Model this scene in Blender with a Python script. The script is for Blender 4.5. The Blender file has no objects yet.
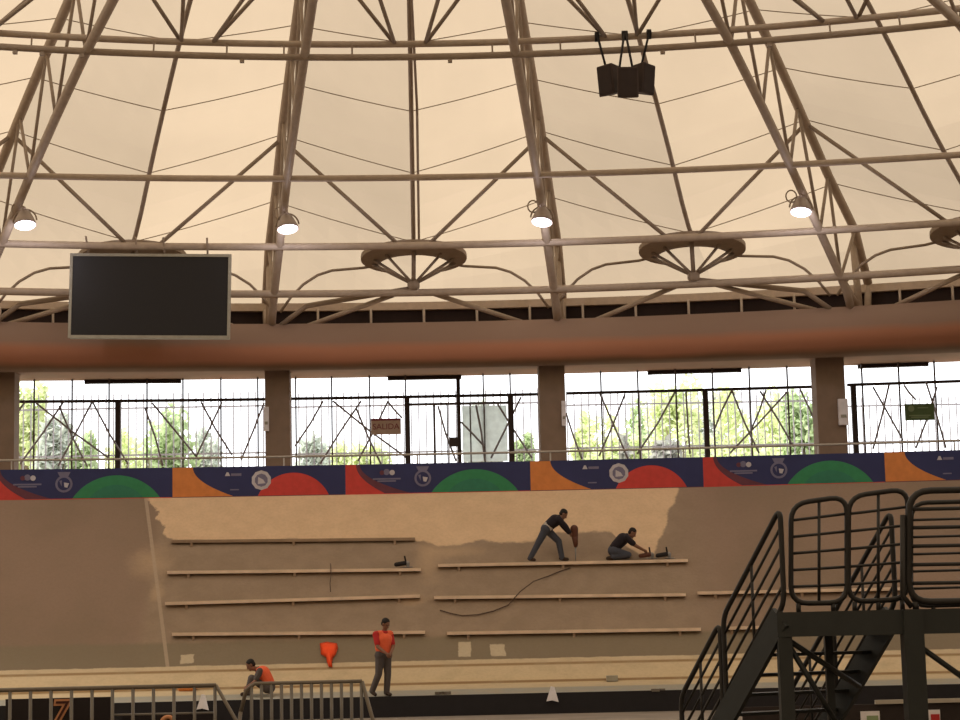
import bpy, bmesh, math, random
from mathutils import Vector, Matrix
random.seed(7)
C = bpy.context.scene.collection
V = Vector
# ------------------------------------------------------------------ camera
F = 2000.0
EYE = V((0, 0, 1.65))
RC = (Matrix.Rotation(-math.atan(65 / F), 3, 'Z') @ Matrix.Rotation(math.pi / 2 + math.atan(280 / F), 3, 'X')
      @ Matrix.Rotation(-0.0222, 3, 'Z'))
cam_d = bpy.data.cameras.new('camera')
cam_d.sensor_width = 36; cam_d.lens = F / 960 * 36
cam_d.clip_end = 600
cam = bpy.data.objects.new('camera', cam_d); C.objects.link(cam)
cam.matrix_world = Matrix.Translation(EYE) @ RC.to_4x4()
bpy.context.scene.camera = cam

def P(px, py, d, b=0.0):
    """point of the place seen at a pixel, on the curved sheet y = d - b x^2"""
    r = RC @ V(((px - 480) / F, -(py - 360) / F, -1))
    y = d
    for _ in range(6):
        p = EYE + r * (y / r.y)
        y = d - b * p.x * p.x
    return EYE + r * (y / r.y)

def Z(py, d, px=415): return P(px, py, d).z

# ------------------------------------------------------------------ materials
def mat(name, col, rough=0.7, metal=0.0, var=0.08, scale=6.0, emit=None, spec=0.3, trans=0.0):
    m = bpy.data.materials.new(name); m.use_nodes = True
    nt = m.node_tree; b = nt.nodes['Principled BSDF']
    b.inputs['Roughness'].default_value = rough
    b.inputs['Metallic'].default_value = metal
    b.inputs['Specular IOR Level'].default_value = spec
    tc = nt.nodes.new('ShaderNodeTexCoord'); nz = nt.nodes.new('ShaderNodeTexNoise')
    nz.inputs['Scale'].default_value = scale; nz.inputs['Detail'].default_value = 4
    nt.links.new(tc.outputs['Object'], nz.inputs['Vector'])
    rp = nt.nodes.new('ShaderNodeValToRGB')
    rp.color_ramp.elements[0].position = 0.3; rp.color_ramp.elements[1].position = 0.7
    rp.color_ramp.elements[0].color = [c * (1 - var) for c in col] + [1]
    rp.color_ramp.elements[1].color = [min(1, c * (1 + var)) for c in col] + [1]
    nt.links.new(nz.outputs['Fac'], rp.inputs['Fac'])
    nt.links.new(rp.outputs['Color'], b.inputs['Base Color'])
    if emit:
        b.inputs['Emission Color'].default_value = (*emit[0], 1)
        b.inputs['Emission Strength'].default_value = emit[1]
    if trans:
        t = nt.nodes.new('ShaderNodeBsdfTranslucent'); mx = nt.nodes.new('ShaderNodeMixShader')
        nt.links.new(rp.outputs['Color'], t.inputs['Color'])
        mx.inputs[0].default_value = trans
        nt.links.new(b.outputs[0], mx.inputs[1]); nt.links.new(t.outputs[0], mx.inputs[2])
        nt.links.new(mx.outputs[0], nt.nodes['Material Output'].inputs['Surface'])
    return m

STEEL = mat('painted_roof_steel', (0.42, 0.335, 0.26), 0.55)
STEELD = mat('dull_roof_steel', (0.32, 0.25, 0.19), 0.6)
MEMB = mat('membrane_fabric', (0.268, 0.206, 0.142), 0.8, var=0.035, scale=0.5, trans=0.78)
SEAM = mat('membrane_seam', (0.40, 0.31, 0.22), 0.8, trans=0.6)
CONC = mat('column_concrete', (0.24, 0.17, 0.12), 0.85, scale=3)
DARKSCREEN = mat('dark_mesh', (0.035, 0.022, 0.018), 0.9)
WHITEP = mat('pale_post', (0.50, 0.42, 0.34), 0.6)
EAVE = mat('eave_trim', (0.55, 0.44, 0.33), 0.6)
BLACK = mat('black_screen', (0.013, 0.0115, 0.0125), 0.5, scale=30)
GREYF = mat('grey_frame', (0.32, 0.30, 0.24), 0.5)
NAVY = mat('banner_navy', (0.030, 0.035, 0.115), 0.6, scale=2)
BGREEN = mat('banner_green', (0.035, 0.23, 0.10), 0.6)
BTEAL = mat('banner_teal', (0.032, 0.19, 0.115), 0.6)
BRED = mat('banner_red', (0.55, 0.055, 0.045), 0.6)
BORANGE = mat('banner_orange', (0.62, 0.22, 0.06), 0.6)
BMAROON = mat('banner_maroon', (0.13, 0.04, 0.06), 0.6)
BLOGO = mat('banner_pale_print', (0.50, 0.48, 0.52), 0.6)
BLOGO2 = mat('banner_grey_print', (0.17, 0.16, 0.25), 0.6)
WOOD = mat('pale_timber', (0.72, 0.56, 0.42), 0.75, scale=2, var=0.15)
WOODD = mat('dusty_timber', (0.30, 0.21, 0.14), 0.8, scale=2, var=0.15)
FRAME = mat('window_steel', (0.10, 0.075, 0.065), 0.6)
FRAMED = mat('dark_post_steel', (0.035, 0.022, 0.018), 0.6)
PICK = mat('glare_paled_picket', (0.42, 0.40, 0.42), 0.5)  # pale tone carries the outdoor glare that washes the pickets out
BRACE = mat('grey_rope_brace', (0.26, 0.23, 0.23), 0.6)
GAL = mat('galvanised_rail', (0.42, 0.38, 0.32), 0.45)
SIGNT = mat('tan_sign', (0.46, 0.34, 0.26), 0.7)
SIGNR = mat('dark_red_letters', (0.20, 0.03, 0.05), 0.7)
SIGNG = mat('green_sign_paint', (0.10, 0.16, 0.07), 0.7)
SIGNGL = mat('pale_green_print', (0.25, 0.33, 0.18), 0.7)
PAPER = mat('white_sheet', (0.75, 0.72, 0.74), 0.8)
STAIR = mat('dark_green_steel', (0.026, 0.030, 0.029), 0.5, spec=0.4)
STAIRT = mat('dark_rail_tube', (0.020, 0.018, 0.016), 0.5, spec=0.4)
BARR = mat('barrier_steel', (0.17, 0.145, 0.115), 0.5)
BARR2 = mat('barrier_grey_bar', (0.20, 0.185, 0.165), 0.5)
BOARD = mat('black_board', (0.016, 0.011, 0.012), 0.6)
ORNUM = mat('orange_numeral', (0.55, 0.25, 0.12), 0.6)
MARNUM = mat('maroon_numeral', (0.06, 0.018, 0.012), 0.6)
SPK = mat('speaker_dark', (0.060, 0.040, 0.032), 0.7)
SPKG = mat('speaker_grille', (0.042, 0.030, 0.026), 0.9)
LAMP = mat('lamp_housing', (0.33, 0.27, 0.23), 0.4, metal=0.3)
GLOW = mat('lit_lens', (1, 0.95, 1), 0.4, emit=((0.93, 0.86, 1.0), 4.0))
SKIN = mat('skin', (0.22, 0.105, 0.065), 0.6)
HAIR = mat('black_hair', (0.012, 0.009, 0.008), 0.7)
VEST = mat('orange_vest', (0.80, 0.13, 0.05), 0.7)
HIVIS = mat('bright_orange_cloth', (0.95, 0.085, 0.015), 0.7)
REDS = mat('red_shirt', (0.42, 0.02, 0.02), 0.8)
TROU = mat('grey_trousers', (0.085, 0.07, 0.065), 0.85)
JEANS = mat('blue_jeans', (0.055, 0.060, 0.080), 0.85)
DARKT = mat('dark_shirt', (0.018, 0.014, 0.020), 0.85)
BOOT = mat('brown_boots', (0.035, 0.02, 0.013), 0.8)
UNDER = mat('pale_undershirt', (0.42, 0.38, 0.34), 0.8)
EYEM = mat('eye', (0.03, 0.02, 0.02), 0.3)
LIP = mat('lip', (0.25, 0.09, 0.07), 0.5)
TOOLB = mat('tool_body', (0.10, 0.035, 0.02), 0.6)
TOOLM = mat('tool_metal', (0.25, 0.24, 0.23), 0.4, metal=0.6)
RUBBER = mat('black_rubber', (0.015, 0.012, 0.012), 0.7)
CORD = mat('cord', (0.09, 0.06, 0.045), 0.8)
LEAF = [mat('leaf_green_hazed', (0.46, 0.56, 0.32), 0.8, var=0.15, trans=0.45), mat('leaf_lime_hazed', (0.66, 0.72, 0.42), 0.8, var=0.15, trans=0.45),
        mat('leaf_greygreen_hazed', (0.52, 0.56, 0.49), 0.8, var=0.15, trans=0.4)]  # leaf colours paled: outdoor haze and overexposure put into the tone
BUSHG = mat('grey_bush_leaf', (0.33, 0.33, 0.29), 0.85, var=0.15, trans=0.3)
BARK = mat('bark', (0.20, 0.15, 0.11), 0.9)
FROST = mat('frosted_sheet', (0.80, 0.84, 0.82), 0.7, trans=0.6)
OUTG = mat('outside_ground', (0.40, 0.36, 0.28), 0.9, scale=0.4)
FLOORM = mat('infield_concrete', (0.20, 0.165, 0.13), 0.85, scale=0.8, var=0.2)
CURB = mat('dark_curb', (0.018, 0.016, 0.018), 0.8)
BACKW = mat('back_wall', (0.22, 0.165, 0.12), 0.9, scale=0.5)
REDW = mat('red_print', (0.45, 0.03, 0.03), 0.6)
DKBR = mat('dark_barrier_board', (0.030, 0.022, 0.02), 0.8)

# ------------------------------------------------------------------ geometry helpers
class MB:
    def __init__(s): s.bm = bmesh.new(); s.mats = []
    def mi(s, m):
        if m not in s.mats: s.mats.append(m)
        return s.mats.index(m)
    def face(s, vs, m):
        try:
            f = s.bm.faces.new(vs); f.material_index = s.mi(m); return f
        except ValueError: return None
    def box(s, c, size, m, rot=None):
        c = V(c); vs = []
        for x in (-.5, .5):
            for y in (-.5, .5):
                for z in (-.5, .5):
                    q = V((x * size[0], y * size[1], z * size[2]))
                    if rot: q = rot @ q
                    vs.append(s.bm.verts.new(c + q))
        for a in ((0, 1, 3, 2), (4, 6, 7, 5), (0, 4, 5, 1), (2, 3, 7, 6), (0, 2, 6, 4), (1, 5, 7, 3)):
            s.face([vs[i] for i in a], m)
        return s
    def bar(s, a, b, w, h, m, up=V((0, 0, 1))):
        """box from a to b; w across, h along up"""
        a, b = V(a), V(b); d = (b - a).normalized()
        side = d.cross(up)
        if side.length < 1e-4: side = V((1, 0, 0))
        side.normalize(); u = side.cross(d).normalized()
        r = [[s.bm.verts.new(p + side * (sx * w / 2) + u * (sz * h / 2)) for sx, sz in ((-1, -1), (1, -1), (1, 1), (-1, 1))] for p in (a, b)]
        for i in range(4): s.face([r[0][i], r[0][(i + 1) % 4], r[1][(i + 1) % 4], r[1][i]], m)
        s.face(r[0][::-1], m); s.face(r[1], m)
        return s
    def tube(s, pts, r, m, n=8, closed=False, caps=True):
        pts = [V(p) for p in pts]; rings = []; prev = None; N = len(pts)
        for i, p in enumerate(pts):
            a = pts[i - 1] if (i > 0 or closed) else p
            b = pts[(i + 1) % N] if (i < N - 1 or closed) else p
            t = (b - a).normalized()
            if prev is None:
                u = t.orthogonal().normalized()
            else:
                u = prev - t * prev.dot(t)
                u = u.normalized() if u.length > 1e-6 else t.orthogonal().normalized()
            prev = u; w = t.cross(u)
            rr = r[i] if isinstance(r, (list, tuple)) else r
            rings.append([s.bm.verts.new(p + (u * math.cos(k * 2 * math.pi / n) + w * math.sin(k * 2 * math.pi / n)) * rr) for k in range(n)])
        M = N if closed else N - 1
        for i in range(M):
            A, B = rings[i], rings[(i + 1) % N]
            for k in range(n):
                f = s.face([A[k], A[(k + 1) % n], B[(k + 1) % n], B[k]], m)
                if f: f.smooth = True
        if caps and not closed:
            s.face(rings[0][::-1], m); s.face(rings[-1], m)
        return s
    def lathe(s, prof, c, m, n=20, axis=None, caps=True):
        """prof = [(r, h)], around axis (default z) at c"""
        rot = axis if axis else Matrix.Identity(3)
        rings = [[s.bm.verts.new(V(c) + rot @ V((r * math.cos(2 * math.pi * k / n), r * math.sin(2 * math.pi * k / n), h))) for k in range(n)] for r, h in prof]
        for A, B in zip(rings, rings[1:]):
            for k in range(n):
                f = s.face([A[k], A[(k + 1) % n], B[(k + 1) % n], B[k]], m)
                if f: f.smooth = True
        if caps: s.face(rings[0][::-1], m); s.face(rings[-1], m)
        return s
    def poly(s, pts, m, off):
        """extruded polygon: pts list, thickness vector off"""
        a = [s.bm.verts.new(V(p)) for p in pts]; b = [s.bm.verts.new(V(p) + off) for p in pts]
        s.face(a, m); s.face(b[::-1], m)
        for i in range(len(a)):
            j = (i + 1) % len(a); s.face([a[j], a[i], b[i], b[j]], m)
        return s
    def capsule(s, a, ra, b, rb, m, n=12):
        a, b = V(a), V(b); t = b - a; L = t.length
        t = t.normalized() if L > 1e-6 else V((0, 0, 1))
        pts, rr = [], []
        for i in range(5):
            th = math.pi / 2 * i / 4.5 + 0.08
            pts.append(a - t * ra * math.cos(th)); rr.append(ra * math.sin(th))
        for i in range(1, 4):
            q = i / 4; pts.append(a.lerp(b, q)); rr.append(ra * (1 - q) + rb * q)
        for i in range(4, -1, -1):
            th = math.pi / 2 * i / 4.5 + 0.08
            pts.append(b + t * rb * math.cos(th)); rr.append(rb * math.sin(th))
        return s.tube(pts, rr, m, n)
    def ball(s, c, sx, sy, sz, m, rot=None, n=12):
        rows = []
        for i in range(n + 1):
            th = math.pi * i / n
            rows.append([])
            for k in range(2 * n):
                ph = math.pi * k / n
                q = V((sx * math.sin(th) * math.cos(ph), sy * math.sin(th) * math.sin(ph), sz * math.cos(th)))
                if rot: q = rot @ q
                rows[-1].append(s.bm.verts.new(V(c) + q))
        for i in range(n):
            for k in range(2 * n):
                f = s.face([rows[i][k], rows[i + 1][k], rows[i + 1][(k + 1) % (2 * n)], rows[i][(k + 1) % (2 * n)]], m)
                if f: f.smooth = True
        return s
    def build(s, name, parent=None, remesh=None, smooth=False, **props):
        bmesh.ops.remove_doubles(s.bm, verts=s.bm.verts[:], dist=1e-5)
        bmesh.ops.recalc_face_normals(s.bm, faces=s.bm.faces[:])
        me = bpy.data.meshes.new(name)
        off = V((0, 0, 0))
        if parent is not None:
            q = parent
            while q is not None: off += q.location; q = q.parent
        org = props.pop('origin', None)
        loc = V((0, 0, 0))
        if org is not None: loc = V(org) - off; off = V(org)
        bmesh.ops.translate(s.bm, verts=s.bm.verts[:], vec=-off)
        s.bm.to_mesh(me); s.bm.free()
        for m in s.mats: me.materials.append(m)
        o = bpy.data.objects.new(name, me); C.objects.link(o)
        if remesh:
            md = o.modifiers.new('r', 'REMESH'); md.mode = 'VOXEL'; md.voxel_size = remesh; md.use_smooth_shade = True
            sm = o.modifiers.new('s', 'SMOOTH'); sm.factor = 0.5; sm.iterations = 3
            dg = bpy.context.evaluated_depsgraph_get()
            m2 = bpy.data.meshes.new_from_object(o.evaluated_get(dg))
            o.modifiers.clear(); o.data = m2
            m2.materials.clear()
            for m in s.mats: m2.materials.append(m)
        elif smooth:
            for p in me.polygons: p.use_smooth = True
        o.location = loc
        if parent is not None: o.parent = parent
        for k, v in props.items(): o[k] = v
        return o

def thing(name, label, cat, loc, group=None):
    o = bpy.data.objects.new(name, None); C.objects.link(o)
    o.location = V(loc); o.empty_display_size = 0.2
    o['label'] = label; o['category'] = cat
    if group: o['group'] = group
    return o

def tag(o, label, cat, group=None):
    o['label'] = label; o['category'] = cat
    if group: o['group'] = group
    return o

def text_mesh(body, size, m, frame, depth=0.004, offset=0.0):
    """text as mesh data; frame = 4x4 matrix"""
    cu = bpy.data.curves.new('t', 'FONT'); cu.body = body; cu.size = size; cu.align_x = 'CENTER'; cu.align_y = 'CENTER'
    cu.extrude = depth; cu.offset = offset
    ob = bpy.data.objects.new('t', cu); C.objects.link(ob)
    dg = bpy.context.evaluated_depsgraph_get()
    me = bpy.data.meshes.new_from_object(ob.evaluated_get(dg))
    bpy.data.objects.remove(ob)
    mb = MB(); mb.bm.from_mesh(me); mb.mi(m)
    for f in mb.bm.faces: f.material_index = 0
    bmesh.ops.transform(mb.bm, matrix=frame, verts=mb.bm.verts[:])
    return mb

FACE = Matrix(((1, 0, 0), (0, 0, -1), (0, 1, 0)))     # text frame that looks at -y

# ------------------------------------------------------------------ roof shape
APEX = 30.2
def spc(d): return 0.3173 * (d - APEX)                # bay width at depth d
INN = [(33.0, 18.3), (36.5, 17.75), (40, 16.95), (42.2, 16.35), (44, Z(0, 44)), (46, Z(58, 46)), (48.3, Z(121, 48.3)), (50.5, Z(178, 50.5)), (52.8, Z(246, 52.8)), (54.5, Z(293, 54.5))]
BR = [0.012] * 4 + [0.0135, 0.0140, 0.0110, 0.0085, 0.0098, 0.0105]
H = 2.0
OUT = []
for i, (d, z) in enumerate(INN):
    a = INN[max(0, i - 1)]; b = INN[min(len(INN) - 1, i + 1)]
    t = V((b[0] - a[0], b[1] - a[1])).normalized(); n = V((-t.y, t.x))
    OUT.append((d + n.x * H, z + n.y * H))
OUT[-1] = (56.1, OUT[-1][1] - 0.15)
EAVEP = (57.7, Z(306, 57.7))
EB = 0.0105

def ip(d, b, k, z): x = spc(d) * k; return V((x, d - b * x * x, z))
def inner(i, k): return ip(INN[i][0], BR[i], k, INN[i][1])
def outer(i, k): return ip(OUT[i][0], BR[i], k, OUT[i][1])
SAG = [0.05, 0.10, 0.16, 0.22, 0.28, 0.34, 0.62, 0.98, 1.22, 0.75, 0.0]
def memb(i, k):
    """membrane point: row i (0..10), k continuous; valley at whole numbers, ridge on the trusses"""
    f = abs(k - math.floor(k + 0.5)) * 2               # 0 in the valley, 1 at a truss
    d, z, b = (EAVEP[0], EAVEP[1], EB) if i == 10 else (OUT[i][0], OUT[i][1] + 0.12, BR[i])
    v = ip(d, b, k, z)
    v.z -= SAG[i] * (1 - f) ** 1.0 * (1 + 0.12 * f)
    return v

KMAX = 4.0
mb = MB()
ks = [-KMAX + 0.1 * i for i in range(int(KMAX * 20) + 1)]
rows = []
for i in range(10):
    for s_ in range(3 if i < 10 else 1):
        rows.append(i + s_ / 3)
rows.append(10)
def membr(r, k):
    i = int(r); f = r - i
    if i >= 10: return memb(10, k)
    a, b = memb(i, k), memb(i + 1, k)
    p0 = memb(max(0, i - 1), k); p3 = memb(min(10, i + 2), k)
    t = f
    return 0.5 * ((2 * a) + (b - p0) * t + (2 * p0 - 5 * a + 4 * b - p3) * t * t + (3 * a - p0 - 3 * b + p3) * t ** 3)
grid = [[mb.bm.verts.new(membr(r, k)) for k in ks] for r in rows]
for A, B in zip(grid, grid[1:]):
    for j in range(len(ks) - 1):
        mb.face([A[j], A[j + 1], B[j + 1], B[j]], MEMB)
ceil = mb.build('ceiling'); ceil['kind'] = 'structure'
# the rest of the tent, over the infield, the camera and behind it
edge = [membr(r, KMAX) for r in rows]
mb = MB(); cols = []
APX = V((0, APEX, 0))
e0 = edge[-1] - APX; a0 = math.atan2(e0.y, e0.x)
NA = 30
for j in range(NA + 1):
    q = j / NA; ang = a0 + (-(math.pi + 2 * a0)) * q
    R = 1.0 + 0.28 * math.sin(math.pi * q)
    col = []
    for p in edge:
        rad = V((p.x, p.y - APEX, 0)).length * R
        col.append(mb.bm.verts.new(APX + V((math.cos(ang) * rad, math.sin(ang) * rad, p.z))))
    cols.append(col)
top = mb.bm.verts.new(V((0, APEX, 20.3)))
for A, B in zip(cols, cols[1:]):
    for j in range(len(edge) - 1): mb.face([A[j], B[j], B[j + 1], A[j + 1]], MEMB)
    mb.face([top, B[0], A[0]], MEMB)
for j in range(len(ks) - 1):
    a = mb.bm.verts.new(membr(0, ks[j])); b = mb.bm.verts.new(membr(0, ks[j + 1])); mb.face([top, a, b], MEMB)
o = mb.build('ceiling'); o['kind'] = 'structure'
# outer wall all round behind
mb = MB()
base = [V((c[0].co.x, c[0].co.y, 0)) for c in []]
ring = []
for j in range(NA + 1):
    q = j / NA; ang = a0 + (-(math.pi + 2 * a0)) * q
    rad = V((edge[-1].x, edge[-1].y - APEX, 0)).length * (1.0 + 0.28 * math.sin(math.pi * q))
    ring.append(APX + V((math.cos(ang) * rad, math.sin(ang) * rad, 0)))
for a, b in zip(ring, ring[1:]):
    mb.bar(a + V((0, 0, EAVEP[1] / 2)), b + V((0, 0, EAVEP[1] / 2)), 0.3, EAVEP[1] + 0.3, BACKW)
o = mb.build('wall_back'); o['kind'] = 'structure'

# seams of the membrane
mb = MB()
for r in (5.55, 6.45, 7.25, 8.2, 4.4):
    pts = []
    for k in ks:
        if abs(k) < 2.75:
            p = membr(r, k); pts.append(p - V((0, 0.015, 0.035)))
    mb.tube(pts, 0.013, SEAM, 5)
o = mb.build('membrane_seams', parent=ceil)

# ------------------------------------------------------------------ trusses
ORD = {-1.5: 'leftmost of the roof trusses', -0.5: 'second roof truss from the left', 0.5: 'third roof truss from the left',
       1.5: 'fourth roof truss from the left', 2.5: 'roof truss cut off at the top right corner'}
TL = {-1.5: 'tan steel lattice roof truss at the left edge, left of the scoreboard',
      -0.5: 'tan steel lattice roof truss just right of the scoreboard',
      0.5: 'tan steel lattice roof truss left of the hanging loudspeakers',
      1.5: 'tan steel lattice roof truss with the brightest floodlight, right of the loudspeakers',
      2.5: 'tan steel lattice roof truss cut off by the top right corner'}
BEAMTOP = Z(326, 55.9)
R1U = Z(44, 46.1)
def ring_pt(d, b, x, z): return V((x, d - b * x * x, z))
trusses = {}
for k in (-1.5, -0.5, 0.5, 1.5, 2.5):
    foot = ip(55.3, 0.0105, k, BEAMTOP)
    t = thing('roof_truss', TL[k], 'roof truss', foot, 'radial lattice roof trusses')
    trusses[k] = t
    ip_ = [inner(i, k) for i in range(10)]; op_ = [outer(i, k) for i in range(10)]
    ipts = ip_ + [ip(54.95, 0.011, k, INN[9][1] - 0.35), foot]
    opts = op_ + [ip(57.2, 0.0105, k, EAVEP[1] + 0.05)]
    MB().tube(ipts, 0.115, STEEL, 10).build('inner_chord', t)
    MB().tube(opts, 0.125, STEEL, 10).build('outer_chord', t)
    legs = [(op_[9] + V((0, .3, -.3)), ip(56.2, 0.0105, k, BEAMTOP)), (ip_[9], ip(56.2, 0.0105, k, BEAMTOP)), (ip(57.2, 0.0105, k, EAVEP[1]), ip(57.0, 0.0105, k, BEAMTOP))]
    for a, b in legs: MB().tube([a, b], 0.10, STEEL, 8).build('leg', t)
    for i in range(2, 10):
        MB().tube([op_[i], ip_[i]], 0.045, STEELD, 6).build('web_brace', t)
        if i < 9: MB().tube([op_[i], ip_[i + 1]], 0.045, STEELD, 6).build('web_brace', t)
    # rods to the ring pipes of the two bays beside
    for sgn in (-1, 1):
        mk = k + sgn * 0.5                           # middle of the neighbouring bay
        if mk < -2 or mk > 2.6: continue
        node = op_[7].lerp(op_[8], 0.25)
        xm = spc(52.8) * mk
        xe = xm - sgn * 0.40
        MB().tube([node, ring_pt(52.8, BR[8], xe, INN[8][1] + 0.04)], 0.055, STEELD, 7).build('bracing_rod', t)
        xm1 = spc(46) * mk; xe1 = xm1 - sgn * 0.36
        foot1 = ring_pt(46.1, BR[5], xe1, R1U)
        MB().tube([op_[4] - V((0, 0, .25)), foot1], 0.05, STEELD, 7).build('bracing_rod', t)
        far = inner(3, k) - V((sgn * -0.9, 0, -0.4))
        MB().tube([far, foot1], 0.05, STEELD, 7).build('bracing_rod', t)
        xm4 = spc(54.5) * mk; xe4 = xm4 - sgn * 0.45
        xb = spc(55.9) * k + sgn * 0.95
        MB().tube([ring_pt(54.5, BR[9], xe4, INN[9][1]), ring_pt(56.0, 0.0105, xb, BEAMTOP + 0.02)], 0.07, STEEL, 7).build('bracing_rod', t)

def ring_pipe(d, b, z, r, m, name, parent=None, x0=-19, x1=19, **kw):
    pts = [ring_pt(d, b, x0 + (x1 - x0) * i / 60, z) for i in range(61)]
    return MB().tube(pts, r, m, 8).build(name, parent, **kw)

t = thing('ring_girder', 'double horizontal steel ring pipe carrying the loudspeakers, highest in view', 'ring pipe', ring_pt(46, BR[5], 0, R1U), 'horizontal ring pipes')
ring_pipe(46.1, BR[5], R1U, 0.085, STEEL, 'upper_pipe', t)
ring_pipe(45.9, BR[5], Z(57, 45.9), 0.085, STEELD, 'lower_pipe', t)
for px in (32, 154, 227, 284, 352, 492, 560, 695, 830, 900):
    a = P(px, 40, 46.05, BR[5]); a.z = R1U; b = V((a.x, a.y - .1, Z(57, 45.9)))
    MB().tube([a, b], 0.022, STEELD, 6).build('link', t)
for px in (15, 42, 82, 242, 450, 663, 770):
    a = P(px, 60, 45.9, BR[5]); a.z = Z(57, 45.9)
    MB().box(a - V((0, 0, .09)), (0.10, 0.1, 0.12), STEELD).build('clamp', t)
def single_ring(d, b, z, r, label):
    o = ring_pipe(d, b, z, r, STEEL, 'ring_pipe', origin=ring_pt(d, b, 0, z)); tag(o, label, 'ring pipe', 'horizontal ring pipes')
single_ring(52.75 - 2.3, BR[7], INN[7][1], 0.085, 'single steel ring pipe midway between loudspeakers and floodlights')
single_ring(52.75, BR[8], INN[8][1], 0.10, 'steel ring pipe just above the scoreboard and crescent rings')
single_ring(54.45, BR[9], INN[9][1], 0.105, 'lowest steel ring pipe, behind the scoreboard, below the crescent rings')

# valley cables
VL = {-2: None, -1: 'dark steel valley cable on the roof directly above the scoreboard',
      0: 'pair of dark steel valley cables up the middle bay of the roof',
      1: 'dark steel valley cable right of the hanging loudspeakers',
      2: 'dark steel valley cable in the rightmost roof bay'}
for k in (-1, 0, 1, 2):
    pts = [membr(r / 3, k) - V((0, 0.05, 0.13)) for r in list(range(4, 25)) + [24.6]]
    t = thing('valley_cable', VL[k], 'roof cable', pts[-1], 'valley cables')
    MB().tube(pts, 0.062, STEELD, 7).build('cable', t)
    if k == 0:
        p2 = [p + V((0.02 + 0.13 * min(1, max(0, (i - 9) / 6)), -0.06, -0.08)) for i, p in enumerate(pts)]
        MB().tube(p2, 0.035, STEELD, 6).build('cable', t)

# crescent rings with spokes and arched hoops
CL = {-1: 'tan steel crescent ring with spokes half hidden behind the scoreboard',
      0: 'tan steel crescent ring with spokes in the middle roof bay',
      1: 'tan steel crescent ring with spokes, left of the brightest floodlight',
      2: 'tan steel crescent ring cut off by the right edge'}
for k in (-1, 0, 1, 2):
    cy = 54.6
    cx = spc(54.4) * k
    yaw = -0.02 * cx
    c = V((cx, cy - BR[8] * cx * cx, Z(259.5, cy)))
    ux = V((math.cos(yaw), math.sin(yaw), 0)); uv = V((-math.sin(yaw), math.cos(yaw), -0.105))
    hub = V((cx - 0.02, 54.42 - BR[9] * cx * cx, INN[9][1] + 0.22))
    t = thing('crescent_ring', CL[k], 'roof ring', hub - V((0, 0, .12)), 'crescent rings at the foot of the valleys')
    R, r, off = 1.47, 1.0, 0.60
    # intersection angle of outer and inner circles
    yi = (R * R - r * r + off * off) / (2 * off)
    ao = math.asin(min(1, yi / R)); ai = math.asin((yi - off) / r)
    N = 40
    oa = [(R * math.cos(q), R * math.sin(q)) for q in [ao - (math.pi + 2 * ao) * i / N for i in range(N + 1)]]
    ia = [(r * math.cos(q), off + r * math.sin(q)) for q in [ai - (math.pi + 2 * ai) * i / N for i in range(N + 1)]]
    mb = MB(); th = V((0, 0, 0.17))
    w = lambda q, dz=0: c + ux * q[0] + uv * q[1] + V((0, 0, dz))
    A = [mb.bm.verts.new(w(q)) for q in oa]; B = [mb.bm.verts.new(w(q)) for q in ia]
    A2 = [mb.bm.verts.new(w(q, 0.12)) for q in oa]; B2 = [mb.bm.verts.new(w(q, 0.10)) for q in ia]
    for i in range(N):
        mb.face([A[i], A[i + 1], B[i + 1], B[i]], STEELD); mb.face([A2[i + 1], A2[i], B2[i], B2[i + 1]], STEELD)
        mb.face([A[i + 1], A[i], A2[i], A2[i + 1]], STEELD); mb.face([B[i], B[i + 1], B2[i + 1], B2[i]], STEELD)
    mb.face([A[0], B[0], B2[0], A2[0]], STEELD); mb.face([B[N], A[N], A2[N], B2[N]], STEELD)
    mb.build('ring_plate', t)
    mb = MB(); mb.lathe([(0.10, -0.16), (0.17, -0.08), (0.17, 0.05), (0.09, 0.12), (0.05, 0.2)], hub, STEELD, 14); mb.build('hub', t)
    for q in (-2.85, -2.3, -1.57, -0.85, -0.3, 0.1, 3.04):
        e = c + ux * (1.15 * math.cos(q)) + uv * (0.3 + 1.1 * math.sin(q))
        MB().tube([hub, e], 0.042 if abs(q + 1.57) > .1 else 0.06, STEELD, 6).build('spoke', t)
    # arched hoop under the membrane on both sides
    for sgn in (-1, 1):
        xs = [(1.1, 0.26), (1.4, 0.20), (1.8, 0.17), (2.3, 0.13), (2.7, 0.0), (3.1, -0.26), (3.45, -0.62), (3.75, -1.05)]
        pts = [ring_pt(55.3, BR[9], cx + sgn * a, c.z - 0.28 + dz) for a, dz in xs]
        MB().tube(pts, 0.04, STEELD, 7).build('hoop', t)
    kk = -1 if k < 0.5 else 1
    MB().tube([hub - V((0, 0, .1)), ring_pt(54.75, BR[9], cx + kk * 1.6, INN[9][1] - 0.06), ring_pt(55.0, BR[9], cx + kk * 3.0, INN[9][1] - 0.24), ring_pt(55.3, BR[9], cx + kk * 3.75, INN[9][1] - 0.75)], 0.075, STEELD, 8).build('strut', t)

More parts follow.
